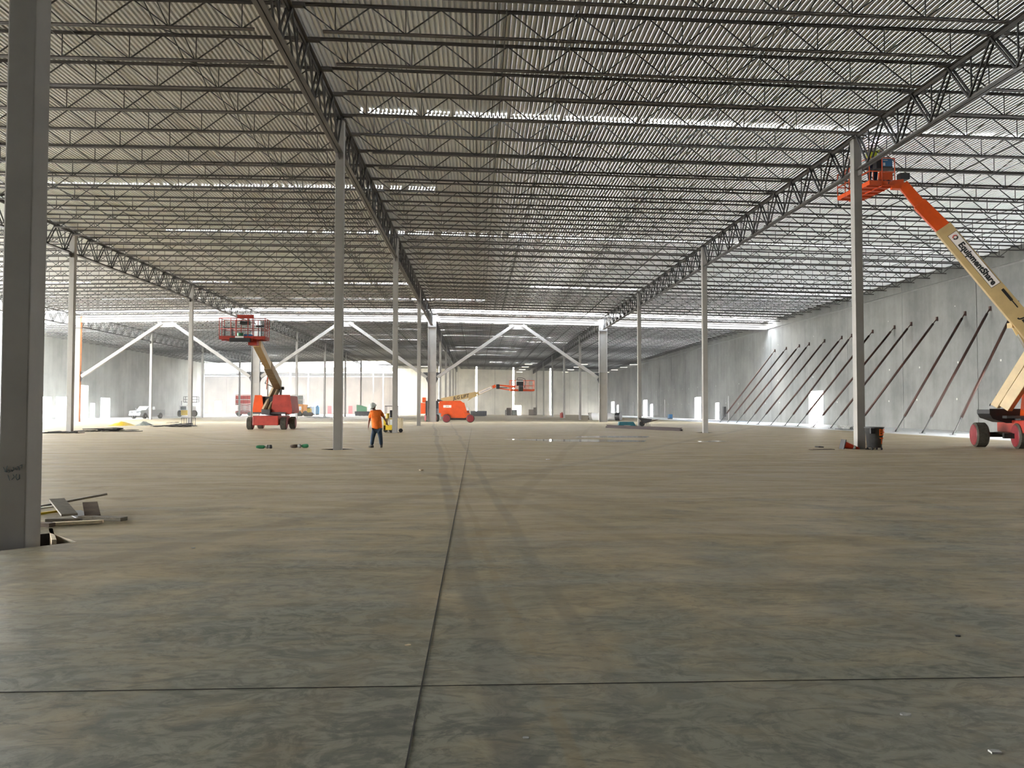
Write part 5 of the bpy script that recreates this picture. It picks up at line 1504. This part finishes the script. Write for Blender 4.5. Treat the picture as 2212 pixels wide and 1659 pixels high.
# green generator on a dark flat container
Yg = 163.0
x0, x1 = at(768, 890, Yg).x, at(800, 890, Yg).x
e = empty('dumpster', ((x0 + x1) / 2, Yg, 0), 0, 'long black open dumpster under the green machine, left of the person', 'dumpster')
h = (x1 - x0) / 2; zt_ = at(780, 889, Yg).z
MB().prism([(-h * 0.94, 0.1), (h, 0.1), (h, zt_), (-h, zt_)], 'y', -1.0, 1.0).build('tub', black, e, bevel=0.03)
for i in range(6): MB().box(-h * 0.9 + i * h * 0.36, -h * 0.9 + i * h * 0.36 + 0.07, -1.06, -1.0, 0.15, zt_).build('rib', dark, e)
x0, x1 = at(769, 880, Yg).x, at(790, 880, Yg).x
e = empty('generator', ((x0 + x1) / 2, Yg + 1.6, 0), 0, 'green generator housing showing above the long black dumpster', 'generator')
h = (x1 - x0) / 2
MB().prism([(-h, 0.6), (h, 0.6), (h * 0.95, 1.9), (-h * 0.1, 2.2), (-h, 2.35)], 'y', -0.45, 0.6).build('housing', mat('faded green paint', (0.12, 0.42, 0.20), 0.5), e, bevel=0.05)
MB().box(-h, h, -0.4, 0.6, 0.3, 0.6).build('trailer_bed', dark, e)
wheels4(e, (-h * 0.4, h * 0.4), 0.5, 0.32, 0.2)
# dumpster and light tower between the centre columns
Yd = 164.3
x0, x1 = at(1017, 890, Yd).x, at(1051, 890, Yd).x
e = empty('dumpster', ((x0 + x1) / 2, Yd, 0), 0, 'black dumpster right of the orange lift chassis, under its boom', 'dumpster')
h = (x1 - x0) / 2; zt_ = at(1030, 888, Yd).z
MB().prism([(-h * 0.95, 0.1), (h * 0.97, 0.1), (h, zt_), (-h, zt_)], 'y', -1.0, 1.0).box(-h * 0.8, h * 0.8, -0.8, 0.8, 0.0, 0.12).build('tub', black, e, bevel=0.03)
for i in range(5): MB().box(-h * 0.85 + i * h * 0.42, -h * 0.85 + i * h * 0.42 + 0.07, -1.05, -1.0, 0.15, zt_).build('rib', dark, e)
Yt = 150.0
for px0, px1, lab in ((1003.5, 1007.5, 'left white barrel peeping over the orange lift chassis'), (1008.5, 1014, 'right white barrel peeping over the orange lift chassis')):
    x0, x1 = at(px0, 885, Yt).x, at(px1, 885, Yt).x
    e = empty('barrel', ((x0 + x1) / 2, Yt, 0), 0, lab, 'barrel', 'white barrels behind the orange lift')
    r_ = (x1 - x0) / 2
    MB().lathe([(r_, 0.95), (r_, 1.5), (r_ * 0.9, at(px0, 880, Yt).z)], 14).build('barrel_body', white, e)
    MB().box(-r_, r_, -0.3, 0.3, 0, 0.95).build('pallet_stand', dark, e)
# crates and pallets before the far wall
def crate(px0, px1, pyt, Y, mt, lab, name='crate', base=0.0, shelves=0):
    x0, x1 = at(px0, 890, Y).x, at(px1, 890, Y).x
    zt_ = at((px0 + px1) / 2, pyt, Y).z
    e = empty(name, ((x0 + x1) / 2, Y, base), 0, lab, name.split('_')[-1], None)
    h = (x1 - x0) / 2; H = zt_ - base
    if shelves:
        for i in range(shelves + 1): MB().box(-h, h, -0.5, 0.5, H * i / shelves - (0.05 if i else 0), H * i / shelves + 0.05).build('shelf', mt, e)
        for x in (-h, 0, h): MB().bar((x, -0.48, 0), (x, -0.48, H), 0.12, 0.1).bar((x, 0.48, 0), (x, 0.48, H), 0.12, 0.1).build('post', mt, e)
    else:
        MB().box(-h, h, -0.5, 0.5, 0.12, H).build('crate_box', mt, e, bevel=0.02)
        MB().box(-h, h, -0.5, 0.5, 0, 0.12).build('pallet', wood_d, e)
crate(1092, 1106, 886, 183, dark, 'dark open rack of pallets left of the bright far doorway', 'pallet_rack', 0, 3)
crate(1094.5, 1104, 881, 184.5, wood_d, 'bundle piled behind the dark pallet rack', 'stacked_crate')
crate(1107, 1117, 885, 183, grey_t, 'grey crate just left of the bright far doorway', 'crate')
crate(1142, 1152, 884.5, 186, mat('brown carton', (0.20, 0.16, 0.13), 0.8), 'brown carton stack just right of the bright far doorway', 'carton_stack')
crate(1152.5, 1159, 880, 187, mat('mixed carton', (0.26, 0.22, 0.18), 0.8, 0, 0.6, 3), 'taller carton stack at the foot of the farthest column', 'carton_stack')
# things by the right wall
crate(1444, 1451, 895, 118, blue_p, 'small blue toolbox by the right wall', 'toolbox')
# ------------------------------------------------------------------ small litter on the near slab
def chip(px, py, s_, mt, lab, seed):
    rr = random.Random(seed)
    c = flr(px, py)
    pts = [(s_ * rr.uniform(0.6, 1.1) * math.cos(a), s_ * 0.7 * rr.uniform(0.6, 1.1) * math.sin(a)) for a in [2 * PI * i / 8 for i in range(8)]]
    m = MB().prism(pts, 'z', 0.0, s_ * 0.25)
    tag(m.build('mortar_chip', mt, None, loc=(c.x, c.y, 0)), lab, 'chip', 'mortar chips on the near slab')
chip(2150, 1626, 0.035, foil, 'pale mortar chip in the bottom right corner of the floor', 1)
chip(1955, 1544, 0.03, foil, 'pale mortar chip above and left of the bottom right one', 2)
chip(2068, 1374, 0.025, dark, 'dark chip on the slab below the right boom lift, beyond the pale ones', 3)
chip(1137, 1594, 0.018, foil, 'small chip just right of the long slab joint, closest to the camera', 4)
chip(882, 1394, 0.022, wood, 'tan chip just left of the long slab joint', 5)
chip(1183, 993, 0.07, white, 'white scrap on the slab just before the long puddle', 6)
chip(909, 1016, 0.08, wood, 'tan scrap on the slab between the person and the long joint', 7)
chip(418, 1184, 0.03, foil, 'small metal scrap right of the lumber heap', 8)
